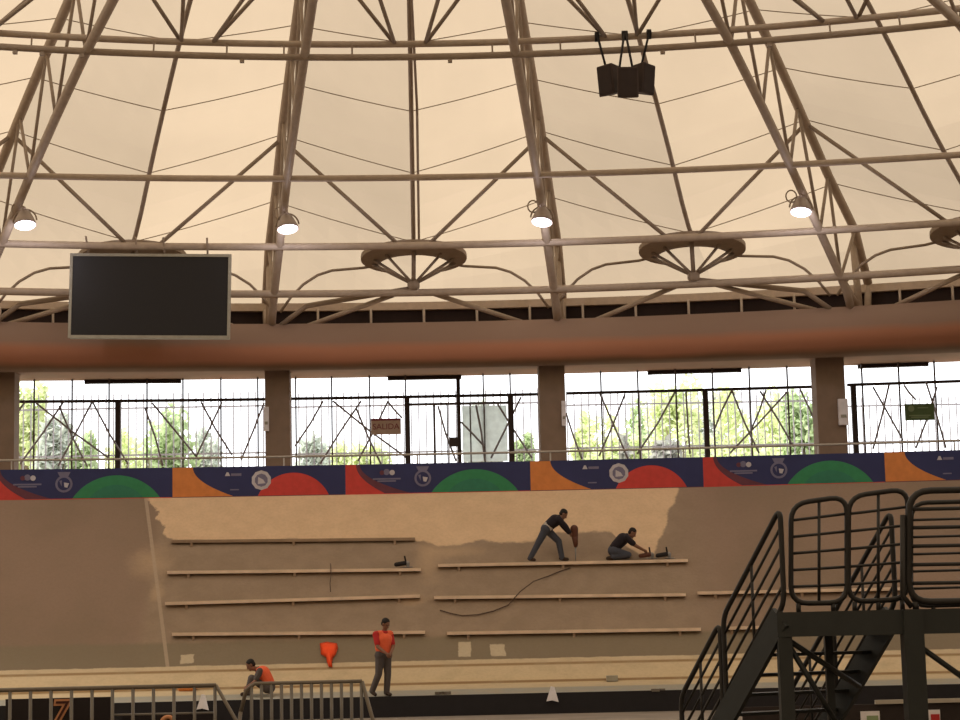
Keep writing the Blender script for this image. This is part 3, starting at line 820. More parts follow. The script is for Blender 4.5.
# ------------------------------------------------------------------ scoreboard
sa, sb = P(69.5, 254, 52.2), P(230.5, 254, 52.2)
sl = P(69.5, 338.5, 52.2)
w = (sb - sa).length; h = sa.z - sl.z
c = (sa + sb) / 2; c.z -= h / 2
ang = math.atan2(-0.016 * 161, 161)
ROT = Matrix.Rotation(0.0222, 3, 'Y')
t = thing('scoreboard', 'large blank black scoreboard in a thin grey frame under the roof', 'scoreboard', c - V((0, 0, h / 2)))
def s(x, y, z): return c + ROT @ V((x, y, z))
MB().box(c + V((0, .16, 0)), (w * .99, 0.28, h * .985), GREYF, ROT).build('cabinet', t)
MB().box(s(0, 0.0, 0), (w - .12, 0.05, h - .12), BLACK, ROT).build('screen', t)
mb = MB()
fw = 0.075
for z_ in (-1, 1): mb.box(s(0, 0, z_ * (h - fw) / 2), (w, 0.1, fw), GREYF, ROT)
for x_ in (-1, 1): mb.box(s(x_ * (w - fw) / 2, 0, 0), (fw, 0.1, h - 2 * fw), GREYF, ROT)
mb.build('frame', t)
for px_ in (90, 138, 165, 208):
    a = P(px_, 252, 52.5); b = ring_pt(52.62, BR[8], a.x, INN[8][1] + .2)
    MB().tube([V((a.x, 52.45, c.z + h / 2 - .1)), V((b.x, b.y - .08, b.z))], 0.028, STEELD, 6).build('hanger', t)

# ------------------------------------------------------------------ loudspeakers
SL = ['dark hanging loudspeaker, left of the cluster of three', 'dark hanging loudspeaker in the middle of the cluster', 'dark hanging loudspeaker, right of the cluster of three']
def spk(px0, px1, y0, y1, yaw, lab, straps, dd):
    a, b = P(px0, y0, dd, 0), P(px1, y1, dd, 0)
    c = (a + b) / 2; w = b.x - a.x; h = a.z - b.z
    t = thing('loudspeaker', lab, 'loudspeaker', c, 'hanging loudspeakers')
    R_ = Matrix.Rotation(yaw, 3, 'Z') @ Matrix.Rotation(0.10, 3, 'X')
    mb = MB()
    f = [V((-.25, -.20, .38)), V((.25, -.20, .38)), V((.25, -.20, -.34)), V((-.25, -.20, -.34))]
    k_ = [V((-.13, .20, .36)), V((.13, .20, .36)), V((.13, .20, -.28)), V((-.13, .20, -.28))]
    vs = [mb.bm.verts.new(c + R_ @ q) for q in f + k_]
    for q in ((0, 1, 2, 3), (7, 6, 5, 4), (0, 4, 5, 1), (1, 5, 6, 2), (2, 6, 7, 3), (3, 7, 4, 0)): mb.face([vs[i] for i in q], SPK)
    bmesh.ops.bevel(mb.bm, geom=mb.bm.edges[:], offset=0.02, segments=1, affect='EDGES')
    cb = mb.build('cabinet', t)
    mb = MB(); g = [V((-.21, -.212, .34)), V((.21, -.212, .34)), V((.21, -.212, -.30)), V((-.21, -.212, -.30))]
    mb.poly([c + R_ @ q for q in g], SPKG, R_ @ V((0, .012, 0))); mb.build('grille', cb)
    for (sx, sy, tx) in straps:
        tp = P(sx, sy, 46.0, BR[5]); tp.z = R1U + .02; tp.y -= .1
        lo = P(tx, y0 + 3, dd, 0); lo = V((lo.x, c.y, c.z + .33))
        st = MB().tube([tp, lo], 0.028, RUBBER, 6).build('strap', t)
        MB().lathe([(.12, -.05), (.12, .05)], tp + V((0, .1, -.02)), RUBBER, 12, axis=Matrix.Rotation(math.pi / 2, 3, 'Y')).build('strap_loop', st)
spk(600, 622, 64, 99, -0.85, SL[0], [(597, 40, 606)], 45.3)
spk(614, 640, 68, 101, 0.0, SL[1], [(624, 40, 619), (625.5, 40, 633)], 44.75)
spk(631, 653, 63, 98, 0.85, SL[2], [(649, 37, 641)], 45.3)

# ------------------------------------------------------------------ floodlights
for (px_, py_, k, lab, g) in ((25, 222, -1.5, 'bell-shaped floodlight on the leftmost truss, above the scoreboard', 1), (287.5, 226, -0.5, 'bell-shaped floodlight on the truss right of the scoreboard', 1), (542, 219, 0.5, 'bell-shaped floodlight on the truss at the middle of the roof', 1), (801, 209, 1.5, 'brightest bell-shaped floodlight, on the truss right of the loudspeakers', 2)):
    i8 = inner(8, k); i7 = inner(7, k)
    dd = min(i8.y, i7.y) + 0.55 * (max(i8.y, i7.y) - min(i8.y, i7.y)) - 0.45
    p_ = P(px_, py_, dd)
    t = thing('floodlight', lab, 'floodlight', p_, 'floodlights on the trusses')
    tl = Matrix.Rotation(0.12 * (1 if k > 0 else -1), 3, 'Y') @ Matrix.Rotation(-0.26, 3, 'X')
    hs = MB().lathe([(0.10, .30), (0.15, .27), (0.20, .16), (0.27, -.02), (0.285, -.10), (0.27, -.10), (0.18, .1)], p_, LAMP, 22, axis=tl, caps=False).build('housing', t)
    MB().lathe([(0.262, -.055), (0.24, -.115), (0.15, -.155), (0.03, -.17)], p_, GLOW, 22, axis=tl).build('lens', hs)
    MB().lathe([(0.06, .28), (0.06, .36)], p_, LAMP, 10, axis=tl).build('cap', hs)
    yo = [p_ + tl @ V((.30 * math.cos(a), 0, .02 + .34 * math.sin(a))) for a in [math.pi * q / 12 for q in range(13)]]
    MB().tube(yo, 0.022, STEELD, 6).build('yoke', t)
    # clamp arm back to the inner chord
    best = min((i7.lerp(i8, q / 20) for q in range(21)), key=lambda v: (v - p_).length)
    MB().tube([p_ + V((0, 0, .36)), best], 0.03, STEELD, 6).build('arm', t)
    rr = p_ + V((-.22, .1, .36)); MB().tube([rr + V((.14 * math.cos(a), 0, .16 * math.sin(a))) for a in [2 * math.pi * q / 14 for q in range(14)]], 0.02, STEELD, 5, closed=True).build('cable_loop', t)
    ld = bpy.data.lights.new('lamp', 'POINT'); ld.energy = 60; ld.color = (0.95, 0.9, 1); ld.shadow_soft_size = 0.1
    lo = bpy.data.objects.new('lamp_light', ld); C.objects.link(lo); lo.parent = t; lo.location = (0, -.1, -.35)

# ------------------------------------------------------------------ work boards on the bank
BL = [(172, 415, 541, 538.5, WOODD, 'dusty timber board along the lower edge of the cream coat, left side'),
      (168, 421, 572, 569, WOOD, 'pale timber board on the left with the small dark tool on it'),
      (166, 420, 603, 595.5, WOOD, 'pale timber board on the left, third from the top'),
      (173, 425, 633.5, 631.5, WOOD, 'lowest pale timber board on the left, behind the standing man'),
      (438, 687, 565, 560, WOOD, 'pale timber board under the two dark-shirted workers'),
      (434, 685, 597, 594, WOOD, 'pale timber board below the workers, second from the top on the right'),
      (447, 700, 632.5, 628.5, WOOD, 'lowest pale timber board right of the standing man'),
      (697, 905, 592.5, 588, WOOD, 'pale timber board behind the stair platform railings'),
      (724, 800, 627.5, 625.5, WOOD, 'short pale timber board behind the stair railing')]
for (xa, xb, ya, yb, m, lab) in BL:
    a, b = bank(xa, ya), bank(xb, yb)
    t = thing('timber_board', lab, 'board', (a + b) / 2, 'timber boards on the banked track')
    n_ = 12; mb = MB()
    up = V((0, -0.64, 0.77))
    pts_ = []
    for i in range(n_ + 1):
        x_ = a.x + (b.x - a.x) * i / n_; z_ = a.z + (b.z - a.z) * i / n_
        pts_.append(V((x_, bank_d(z_) - TB * x_ * x_, z_)))
    for p0, p1 in zip(pts_, pts_[1:]): mb.bar(p0 + V((0, -.10, -.02)), p1 + V((0, -.10, -.02)), 0.26 if m is WOOD else .16, 0.075, m, V((0, 0, 1)))
    mb.build('plank', t)
    for q in (1, 6, 11):
        p_ = pts_[q]; MB().poly([p_ + V((-.03, -.21, -.055)), p_ + V((-.03, -.04, -.055)), p_ + V((-.03, -.20, -.17))], WOODD, V((.06, 0, 0))).build('bracket', t)

# ------------------------------------------------------------------ people
def rotfrom(fwd, up=V((0, 0, 1))):
    f = V(fwd).normalized(); r = f.cross(V(up)).normalized(); u = r.cross(f)
    return Matrix((r, f, u)).transposed()            # columns: right, forward, up

def person(label, loc, J, face, look, up, top, topname, legm, shoe, vest=None, undershirt=False, group=None, cap=False):
    """J: joint dictionary in metres about loc"""
    t = thing('person', label, 'person', loc, group)
    L = V(loc); g = {k: L + V(v) for k, v in J.items() if k != 'long'}
    hr = rotfrom(look, V(up)); hc = g['head']
    body = MB()
    # torso
    side = (g['shl'] - g['shr']).normalized()
    body.capsule(g['hipl'], .10, g['hipr'], .10, SKIN); body.capsule(g['pelvis'], .125, g['waist'], .115, SKIN); body.capsule(g['waist'], .115, g['chest'], .135, SKIN)
    body.capsule(g['waist'] + side * .05, .10, g['chest'] + side * .07, .11, SKIN); body.capsule(g['waist'] - side * .05, .10, g['chest'] - side * .07, .11, SKIN)
    body.capsule(g['shl'], .062, g['shr'], .062, SKIN); body.capsule(g['chest'], .12, g['neck'], .06, SKIN); body.capsule(g['neck'], .055, hc - hr @ V((0, -.02, .06)), .055, SKIN)
    for s_ in 'lr':
        body.capsule(g['sh' + s_], .058, g['el' + s_], .042, SKIN); body.capsule(g['el' + s_], .042, g['wr' + s_], .028, SKIN)
        body.capsule(g['hip' + s_], .088, g['kn' + s_], .058, SKIN); body.capsule(g['kn' + s_], .058, g['an' + s_], .038, SKIN)
        body.capsule(g['an' + s_], .04, g['toe' + s_], .03, SKIN)
        # hand: palm, four fingers and a thumb
        fd = (g['hd' + s_] - g['wr' + s_]).normalized()
        inw = V(J.get('palm' + s_, (0, 0, -1))).normalized(); inw = (inw - fd * inw.dot(fd)).normalized(); sd = fd.cross(inw).normalized()
        w_ = g['wr' + s_]; pc = w_ + fd * .085
        body.capsule(w_ + fd * .02, .024, pc, .024, SKIN)
        for q, ln in zip((-1.5, -.5, .5, 1.5), (.062, .076, .08, .07)):
            k0 = pc + sd * (q * .021); body.capsule(w_ + fd * .03 + sd * (q * .014), .015, k0, .013, SKIN)
            k1 = k0 + fd * (ln * .5) + inw * (.012); k2 = k1 + fd * (ln * .18) + inw * (ln * .42)
            body.capsule(k0, .011, k1, .0105, SKIN, 8); body.capsule(k1, .0105, k2, .009, SKIN, 8)
        tb = w_ + fd * .035 + sd * .026; t1 = tb + fd * .035 + sd * .03 + inw * .012; t2 = t1 + fd * .03 + inw * .02
        body.capsule(tb, .015, t1, .0125, SKIN, 8); body.capsule(t1, .0125, t2, .010, SKIN, 8)
    # head with face
    def hp(x, y, z): return hc + hr @ V((x, y, z))
    body.ball(hp(0, -.012, .03), .076, .096, .090, SKIN, hr); body.ball(hp(0, .012, -.035), .062, .076, .082, SKIN, hr)
    body.capsule(hp(0, .085, .0), .012, hp(0, .104, -.03), .018, SKIN, 8)
    body.capsule(hp(-.03, .075, .022), .014, hp(.03, .075, .022), .014, SKIN, 8)
    body.ball(hp(0, .068, -.095), .028, .025, .022, SKIN, hr, 8)
    for s_ in (-1, 1): body.ball(hp(s_ * .08, -.005, -.005), .012, .022, .034, SKIN, hr, 8)
    bo = body.build('body', t, remesh=0.0095)
    for s_ in (-1, 1): MB().ball(hp(s_ * .03, .082, .004), .013, .010, .008, EYEM, hr, 6).build('eye', bo)
    MB().ball(hp(0, .085, -.062), .024, .010, .008, LIP, hr, 6).build('mouth', bo)
    mb = MB(); mb.ball(hp(0, -.028, .048), .086, .100, .088, HAIR, hr, 14); mb.ball(hp(0, -.05, -.01), .078, .07, .07, HAIR, hr, 10)
    if cap: mb.ball(hp(0, .05, .065), .07, .085, .02, HAIR, hr, 8)
    mb.build('hair', t, remesh=0.012)
    # shirt
    mb = MB(); e = .018
    mb.capsule(g['waist'], .12 + e, g['chest'], .14 + e, top); mb.capsule(g['waist'] + side * .055, .10 + e, g['chest'] + side * .08, .115 + e, top); mb.capsule(g['waist'] - side * .055, .10 + e, g['chest'] - side * .08, .115 + e, top)
    mb.capsule(g['shl'], .066 + e, g['shr'], .066 + e, top); mb.capsule(g['chest'], .125 + e, g['neck'].lerp(g['chest'], .25), .07 + e, top)
    if not undershirt: mb.capsule(g['waist'], .12 + e, g['pelvis'].lerp(g['waist'], .4), .125 + e, top)
    for s_ in 'lr':
        full = J.get('long', False)
        en = g['wr' + s_].lerp(g['el' + s_], .1) if full else g['sh' + s_].lerp(g['el' + s_], .72)
        mb.capsule(g['sh' + s_], .060 + e, g['sh' + s_].lerp(g['el' + s_], .72), .05 + e, top)
        if full: mb.capsule(g['sh' + s_].lerp(g['el' + s_], .72), .05 + e, g['el' + s_], .045 + e, top); mb.capsule(g['el' + s_], .044 + e, en, .03 + e, top)
    mb.build(topname, t, remesh=0.014)
    if undershirt:
        mb = MB(); mb.capsule(g['pelvis'].lerp(g['waist'], .45) + side * .04, .13, g['waist'] + side * .04, .125, UNDER); mb.capsule(g['pelvis'].lerp(g['waist'], .45) - side * .04, .13, g['waist'] - side * .04, .125, UNDER); mb.build('undershirt', t, remesh=0.014)
    if vest:
        mb = MB(); e2 = .034
        mb.capsule(g['waist'].lerp(g['pelvis'], .4), .12 + e2, g['chest'], .14 + e2, vest); mb.capsule(g['waist'] + side * .055, .10 + e2, g['chest'] + side * .075, .115 + e2, vest); mb.capsule(g['waist'] - side * .055, .10 + e2, g['chest'] - side * .075, .115 + e2, vest)
        mb.capsule(g['shl'].lerp(g['shr'], .03), .056 + e2, g['shr'].lerp(g['shl'], .16), .056 + e2, vest)
        mb.build('vest', t, remesh=0.014)
    mb = MB(); e = .02
    mb.capsule(g['hipl'], .105 + e, g['hipr'], .105 + e, legm); mb.capsule(g['pelvis'], .125 + e, g['pelvis'].lerp(g['waist'], .45), .118 + e, legm)
    for s_ in 'lr':
        mb.capsule(g['hip' + s_], .09 + e, g['kn' + s_], .062 + e, legm); mb.capsule(g['kn' + s_], .062 + e, g['an' + s_], .048 + e, legm)
    mb.build('trousers', t, remesh=0.014)
    for s_ in 'lr':
        mb = MB(); a = g['an' + s_]; b = g['toe' + s_]
        mb.capsule(a - (b - a) * .25 + V((0, 0, -.02)), .048, a, .055, shoe); mb.capsule(a + V((0, 0, -.02)), .052, b, .042, shoe); mb.build('shoe', t, remesh=0.012)
    return t

a = bank(384, 696.6)
person('person in orange vest over red shirt standing on the apron, hands together', a, dict(
    head=(.065, -.06, 1.595), neck=(.03, -.01, 1.44), chest=(.01, 0, 1.25), waist=(0, 0, 1.06), pelvis=(0, 0, .93),
    shl=(.155, .09, 1.37), shr=(-.155, -.10, 1.37), ell=(.22, -.01, 1.09), elr=(-.12, -.20, 1.10), wrl=(.17, -.22, .95), wrr=(.06, -.30, .96), hdl=(.14, -.30, .90), hdr=(.13, -.33, .88),
    hipl=(.075, .05, .91), hipr=(-.075, -.05, .91), knl=(.09, .02, .49), knr=(-.11, -.06, .50), anl=(.06, .04, .09), anr=(-.26, .0, .13), toel=(.14, -.07, .045), toer=(-.19, -.08, .05), palml=(-.6, 0, -.4), palmr=(.6, 0, -.4)),
    None, (.62, -.6, -.5), (0, 0, 1), REDS, 'shirt', TROU, BOOT, VEST)
a = bank(262, 696)
person('person in orange vest crouching on the apron behind the grey barrier', a, dict(
    head=(-.25, -.05, .69), neck=(-.10, -.01, .60), chest=(.02, 0, .50), waist=(.13, 0, .33), pelvis=(.16, 0, .19),
    shl=(-.03, -.20, .56), shr=(-.03, .18, .56), ell=(-.13, -.27, .33), elr=(-.15, .24, .34), wrl=(-.30, -.20, .22), wrr=(-.32, .16, .24), hdl=(-.37, -.17, .17), hdr=(-.39, .12, .2),
    hipl=(.12, -.09, .18), hipr=(.12, .09, .18), knl=(-.22, -.14, .40), knr=(-.24, .12, .40), anl=(-.30, -.13, .09), anr=(-.33, .12, .09), toel=(-.43, -.15, .045), toer=(-.46, .13, .045), palml=(.2, .3, -1), palmr=(.2, -.3, -1)),
    None, (-.8, -.25, -.55), (-.3, 0, 1), TROU, 'shirt', TROU, BOOT, VEST)
a = bank(546, 562.4); a = a + V((0, -.10, .018))
person('person in dark shirt and jeans bending over with legs apart on the board', a, dict(
    head=(.47, .02, 1.17), neck=(.36, .02, 1.10), chest=(.25, .02, 1.02), waist=(.10, .01, .90), pelvis=(.02, 0, .81),
    shl=(.36, .19, 1.03), shr=(.33, -.17, 1.04), ell=(.50, .18, .83), elr=(.50, -.18, .86), wrl=(.60, .12, .70), wrr=(.61, -.10, .70), hdl=(.68, .08, .66), hdr=(.69, -.05, .66),
    hipl=(.04, .08, .80), hipr=(.0, -.08, .80), knl=(.33, .06, .50), knr=(-.20, -.05, .44), anl=(.40, .04, .085), anr=(-.40, -.03, .09), toel=(.53, .01, .045), toer=(-.30, -.07, .045), palml=(.1, -.9, -.3), palmr=(.1, .9, -.3), long=True),
    None, (.75, -.1, -.65), (.6, 0, .8), DARKT, 'shirt', JEANS, BOOT, None, True)
a = bank(622, 560.8); a = a + V((0, -.10, .018))
person('person in dark shirt kneeling on the board, reaching towards a tool', a, dict(
    head=(.27, -.06, .66), neck=(.16, -.02, .60), chest=(.03, 0, .52), waist=(-.14, 0, .36), pelvis=(-.22, 0, .24),
    shl=(.13, .18, .55), shr=(.11, -.19, .54), ell=(.34, .17, .36), elr=(.33, -.2, .34), wrl=(.53, .08, .24), wrr=(.52, -.12, .24), hdl=(.60, .05, .21), hdr=(.60, -.08, .21),
    hipl=(-.2, .09, .22), hipr=(-.2, -.09, .22), knl=(.16, .11, .12), knr=(.14, -.13, .12), anl=(-.24, .1, .075), anr=(-.25, -.12, .075), toel=(-.36, .11, .05), toer=(-.37, -.12, .05), palml=(0, -.6, -.7), palmr=(0, .6, -.7), long=False),
    None, (.75, -.25, -.6), (.5, 0, .8), DARKT, 'shirt', JEANS, BOOT, None)

# ------------------------------------------------------------------ tools and oddments on the track
a = bank(546, 562.4) + V((.70, -.14, .018))
t = thing('demolition_hammer', 'brown power hammer held upright by the bending worker', 'power tool', a)
MB().capsule(a + V((.02, 0, .80)), .10, a + V((.03, .02, .62)), .085, TOOLB).build('motor_housing', t)
MB().tube([a + V((.03, .02, .62)), a + V((.05, .05, .42)), a + V((.05, .08, .36))], [.085, .06, .045], TOOLB, 12).build('gearbox', t)
MB().tube([a + V((.05, .08, .36)), a + V((.04, .12, .06)), a + V((.04, .13, .0))], [.022, .018, .006], TOOLM, 8).build('chisel', t)
MB().tube([a + V((-.11, -.06, .70)), a + V((-.10, .06, .72)), a + V((.0, .10, .72))], .018, RUBBER, 7).build('handle', t)
def grinder(p, s_, lab, m):
    t = thing('angle_grinder', lab, 'power tool', p, 'hand tools on the boards')
    MB().capsule(p + V((-.14, 0, .10)) * s_, .055 * s_, p + V((.08, 0, .13)) * s_, .06 * s_, m).build('body', t)
    MB().lathe([(.13, 0), (.13, .02)], p + V((.15, 0, .02)) * s_ , TOOLM, 16).build('disc', t)
    MB().capsule(p + V((.14, 0, .13)) * s_, .055 * s_, p + V((.15, 0, .05)) * s_, .04 * s_, TOOLM).build('gear_head', t)
    MB().tube([p + V((.10, 0, .15)) * s_, p + V((.07, -.08, .3)) * s_], .022 * s_, RUBBER, 7).build('handle', t)
    return t
def on(px_, py_): return bank(px_, py_) + V((0, -.10, .018))
grinder(on(646, 560.6), 1.0, 'brown grinder on the board at the kneeling worker\'s hands', TOOLB)
grinder(on(663, 560.3), 1.0, 'black and white grinder at the right end of the upper board', RUBBER)
grinder(on(402, 569.3), 1.0, 'small dark tool standing on the left boards', RUBBER)
# cord
cp = [(570, 568.5), (560, 572), (548, 577), (533, 587), (520, 597), (508, 606), (493, 612), (478, 615.5), (462, 616.5), (450, 614), (440, 611)]
mb = MB(); mb.tube([bank(x_, y_) + (V((0, -.25, .13)) if abs(y_ - 594) < 8 else V((0, -.03, .02))) for x_, y_ in cp], 0.015, CORD, 6)
tag(mb.build('power_cord', origin=bank(500, 606)), 'dark power cord trailing down the bank from the bending worker', 'cord')
mb = MB(); mb.tube([bank(331 + dx_, y_) + V((0, -.24, .05)) for dx_, y_ in ((0, 566), (.5, 576), (-.5, 586), (0, 594))], 0.012, CORD, 5)
tag(mb.build('short_dark_line', origin=bank(331, 580)), 'short dark line hanging down across two boards on the left', 'rope')  # thin dark tube running down over two boards
# orange cloth lying on the slope
mb = MB()
outl = [(320, 644), (327, 642.5), (337, 644), (338, 649), (336, 655), (333, 659), (332, 664), (332.5, 668), (329, 668), (327, 663), (326, 658), (321, 655), (320.5, 650)]
ctr = bank(329, 652) + V((0, -.16, .05))
vo = [mb.bm.verts.new(bank(x_, y_) + V((0, -.035, .02))) for x_, y_ in outl]
vi = []
for (x_, y_) in outl:
    p_ = bank(329 + (x_ - 329) * .55, 651 + (y_ - 651) * .55) + V((0, -.12 - random.uniform(0, .06), .04)); vi.append(mb.bm.verts.new(p_))
vc = mb.bm.verts.new(ctr)
for i in range(len(vo)):
    j = (i + 1) % len(vo); mb.face([vo[i], vo[j], vi[j], vi[i]], HIVIS); mb.face([vi[i], vi[j], vc], HIVIS)
bk = mb.bm.verts.new(bank(329, 654) + V((0, -.01, .005)))
for i in range(len(vo)): mb.face([vo[(i + 1) % len(vo)], vo[i], bk], HIVIS)
tag(mb.build('safety_vest', smooth=True, origin=bank(329, 655)), 'bright orange crumpled vest lying at the foot of the bank', 'vest')
# small white cloths over the curb
for (px_, lab) in ((552.5, 'small white triangular cloth hanging over the dark track curb'), (203, 'small white triangular cloth behind the left barrier')):
    e = P(px_, 697, 44.93, TB); e.z = PROF[0][1] + .02
    mb = MB()
    mb.poly([e + V((-.03, -.02, .14)), e + V((.05, -.02, .12)), e + V((.13, -.05, -.21)), e + V((-.01, -.04, -.17)), e + V((-.14, -.05, -.19))], PAPER, V((0, .035, 0)))
    mb.poly([e + V((-.03, -.02, .03)), e + V((.05, -.02, .03)), e + V((.05, .16, .03)), e + V((-.03, .16, .03))], PAPER, V((0, 0, .012)))
    tag(mb.build('white_cloth', origin=e), lab, 'cloth', 'white cloths on the track curb')
a = bank(187, 691); mb = MB(); mb.capsule(a + V((-.16, 0, .05)), .05, a + V((.16, 0, .06)), .06, BORANGE); mb.capsule(a + V((-.08, .02, .08)), .04, a + V((.1, .02, .1)), .05, TOOLB)
tag(mb.build('rag', origin=a), 'crumpled orange-brown rag on the apron behind the left barrier', 'rag')
for (x_, y_, w_, lab) in ((441, 694.3, .32, 'small dark scrap on the apron right of the standing man'), (612, 680.5, .26, 'small grey block on the apron below the workers'), (655, 691.5, .4, 'low heap of dark rubble on the apron near the stairs')):
    a = bank(x_, y_); mb = MB()
    if w_ == .26: mb.box(a + V((0, -.02, .05)), (w_, .16, .13), GREYF)
    else:
        for q in range(5): mb.box(a + V((random.uniform(-w_ / 2, w_ / 2), random.uniform(-.06, .06), .03)), (.12, .09, .06), BARR, Matrix.Rotation(random.uniform(0, 3), 3, 'Z'))
    tag(mb.build('debris', origin=a), lab, 'debris', 'bits left on the apron')

# ------------------------------------------------------------------ stair platform on the right
cL, cR, cF = P(777, 617, 20.55), P(909, 612, 20.3), P(893, 616, 21.4)
DZ = 1.863
cL.z = cR.z = cF.z = DZ
e = cF - cL; e.z = 0
run = V((-e.y, e.x, 0)).normalized(); TAN = 1.10
t = thing('stair_platform', 'dark green steel stair platform with tube railings at the right', 'stair platform', V((cR.x, cR.y, 0)))
XR = 8.2
mb = MB(); mb.poly([cL, cR, V((XR, cR.y, DZ)), V((XR, cF.y, DZ)), cF], STAIR, V((0, 0, -0.03))); mb.build('deck', t)
fz = V((0, 0, DZ - .125))
MB().bar(V((cL.x, cL.y, fz.z)), V((cR.x, cR.y, fz.z)), 0.08, 0.25, STAIR).build('fascia', t)
MB().bar(V((cR.x - .04, cR.y, fz.z)), V((XR, cR.y, fz.z)), 0.08, 0.25, STAIR).build('fascia', t)
MB().bar(V((cF.x, cF.y, fz.z)), V((XR, cF.y, fz.z)), 0.08, 0.2, STAIR).build('fascia', t)
MB().bar(V((cL.x + .09, cL.y + .055, fz.z)), V((cF.x, cF.y, fz.z)), 0.06, 0.2, STAIR).build('fascia', t)
MB().bar(V((cR.x + .02, cR.y, 0)), V((cR.x + .02, cR.y, DZ)), 0.20, 0.2, STAIR, V((0, 1, 0))).build('post', t)
for p_ in (V((cL.x + .07, cL.y + .03, 0)),): MB().bar(p_, V((p_.x, p_.y, DZ - .2)), 0.14, 0.14, STAIR, V((0, 1, 0))).build('post', t)
p_ = P(829, 660, 21.2); MB().bar(V((p_.x, 21.2, 0)), V((p_.x, 21.2, DZ - .22)), 0.08, 0.08, STAIR, V((0, 1, 0))).build('post', t)
MB().bar(V((XR - .1, cR.y, 0)), V((XR - .1, cR.y, DZ)), 0.2, 0.2, STAIR, V((0, 1, 0))).build('post', t)
# diagonal braces
for (xa, ya, da, xb, yb, db) in ((788, 640, 20.6, 860, 687, 21.35), (912, 641, 20.4, 972, 684, 20.4), (788, 644, 20.6, 836, 722, 20.7)):
    MB().tube([P(xa, ya, da), P(xb, yb, db)], 0.03, STAIR, 6).build('brace', t)
s0 = [cL + e * 0.02 + run * .03, cL + e * 0.98 + run * .03]
sl = V((run.x, run.y, -TAN))
TE = (DZ - .02) / TAN
for p_ in s0:
    a = p_ + V((0, 0, -.10)); b = a + sl * (TE - .10)
    MB().bar(a - sl * .05, b, 0.055, 0.27, STAIR).build('stringer', t)
nt_ = 9
for i in range(1, nt_):
    dz = DZ * i / nt_; q = dz / TAN
    a = s0[0] + run * q; b = s0[1] + run * q; a.z = b.z = DZ - dz - .02
    MB().bar(a, b, 0.22, 0.035, STAIR).build('tread', t)
def rounded(pts_, r, n=5):
    out = []; N = len(pts_)
    for i in range(N):
        p, a, b = pts_[i], pts_[i - 1], pts_[(i + 1) % N]
        ra = min(r, (a - p).length * .45); rb = min(r, (b - p).length * .45)
        p0 = p + (a - p).normalized() * ra; p1 = p + (b - p).normalized() * rb
        for k in range(n + 1):
            q = k / n; out.append(p0.lerp(p, q).lerp(p.lerp(p1, q), q))
    return out
def panel(parent, pts_, nh, nv, r, tr, feet=()):
    """closed tube frame (bl, br, tr, tl) with inner bars"""
    bl, br, tr_, tl = pts_
    pn = MB().tube(rounded([bl, br, tr_, tl], r), tr, STAIRT, 8, closed=True).build('railing_frame', parent)
    for i in range(1, nh + 1):
        q = i / (nh + 1); MB().tube([bl.lerp(tl, q), br.lerp(tr_, q)], tr * .55, STAIRT, 6).build('railing_bar', pn)
    for i in range(1, nv + 1):
        q = i / (nv + 1); MB().tube([bl.lerp(br, q), tl.lerp(tr_, q)], tr * .6, STAIRT, 6).build('railing_upright', pn)
    for f_ in feet:
        p_ = bl.lerp(br, f_); MB().tube([p_, V((p_.x, p_.y, DZ - .01))], tr * .9, STAIRT, 6).build('railing_foot', parent)
dB = cL.y + .0
def pz(px_, py_, d): return P(px_, py_, d)
panel(t, [pz(791, 603.5, dB), pz(847, 602.5, dB), pz(847, 496, dB), pz(791, 504, dB)], 5, 1, .18, .028, (.13, .75))
panel(t, [pz(848.5, 602, dB), pz(908, 599, dB), pz(908, 488.5, dB), pz(848.5, 496.5, dB)], 5, 1, .18, .028, (.1, .5, .9))
dF = cF.y
panel(t, [pz(911, 606, dF), pz(985, 604, dF), pz(985, 501, dF), pz(911, 503, dF)], 5, 0, .18, .026, (.3,))
panel(t, [pz(909, 602, cR.y), pz(1040, 600, cR.y), pz(1040, 488, cR.y), pz(909, 491, cR.y)], 5, 0, .22, .036, (.05, .5, .95))
MB().tube([pz(903, 515, cR.y), pz(903, 596, cR.y), pz(912, 607, cR.y)], .03, STAIRT, 7).build('railing_foot', t)
for q, zz in ((s0[0], 0), (s0[1], 0)):
    for (ta, tb, zt_, zbt, nm) in ((-.11, .86, 2.93, 1.95, 4), (.92, 1.62, 1.78, .84, 4)):
        def pt(tt, z_): return V((q.x + run.x * tt, q.y + run.y * tt, z_))
        drop = TAN * 1.02
        panel(t, [pt(tb, zbt - drop * (tb - ta)), pt(ta, zbt), pt(ta, zt_), pt(tb, zt_ - drop * (tb - ta))], nm, 1, .12, .028)
        for tt in (ta + .06, tb - .06): MB().tube([pt(tt, zbt - drop * (tt - ta)), pt(tt, DZ - .08 - TAN * tt)], .026, STAIRT, 6).build('railing_foot', t)

# ------------------------------------------------------------------ crowd barriers on the left
def hz(x): return 640 + .016 * (480 - x)
t = thing('crowd_barrier', 'wide-spaced grey steel barrier in front of the black number board', 'barrier', V((P(100, 700, 24).x, 24, 0)), 'steel crowd barriers')
a, b = P(-60, 690, 24), P(216, 686.5, 24); zt_ = P(120, 687.5, 24).z
MB().tube([V((a.x, 24, zt_)), V((b.x, 24, zt_))], .026, BARR, 8).build('top_rail', t)
MB().tube([V((a.x, 24, .2)), V((b.x, 24, .2))], .024, BARR, 8).build('bottom_rail', t)
for i in range(-3, 11):
    p_ = P(10 + 20.5 * i, 700, 24); MB().tube([V((p_.x, 24, .2)), V((p_.x, 24, zt_))], .021, BARR2, 7).build('bar', t)
a = P(113, 715, 24.05); b = P(214, 714, 24.05); b.z = a.z
MB().tube([a, b], .014, BARR2, 6).build('middle_rail', t)
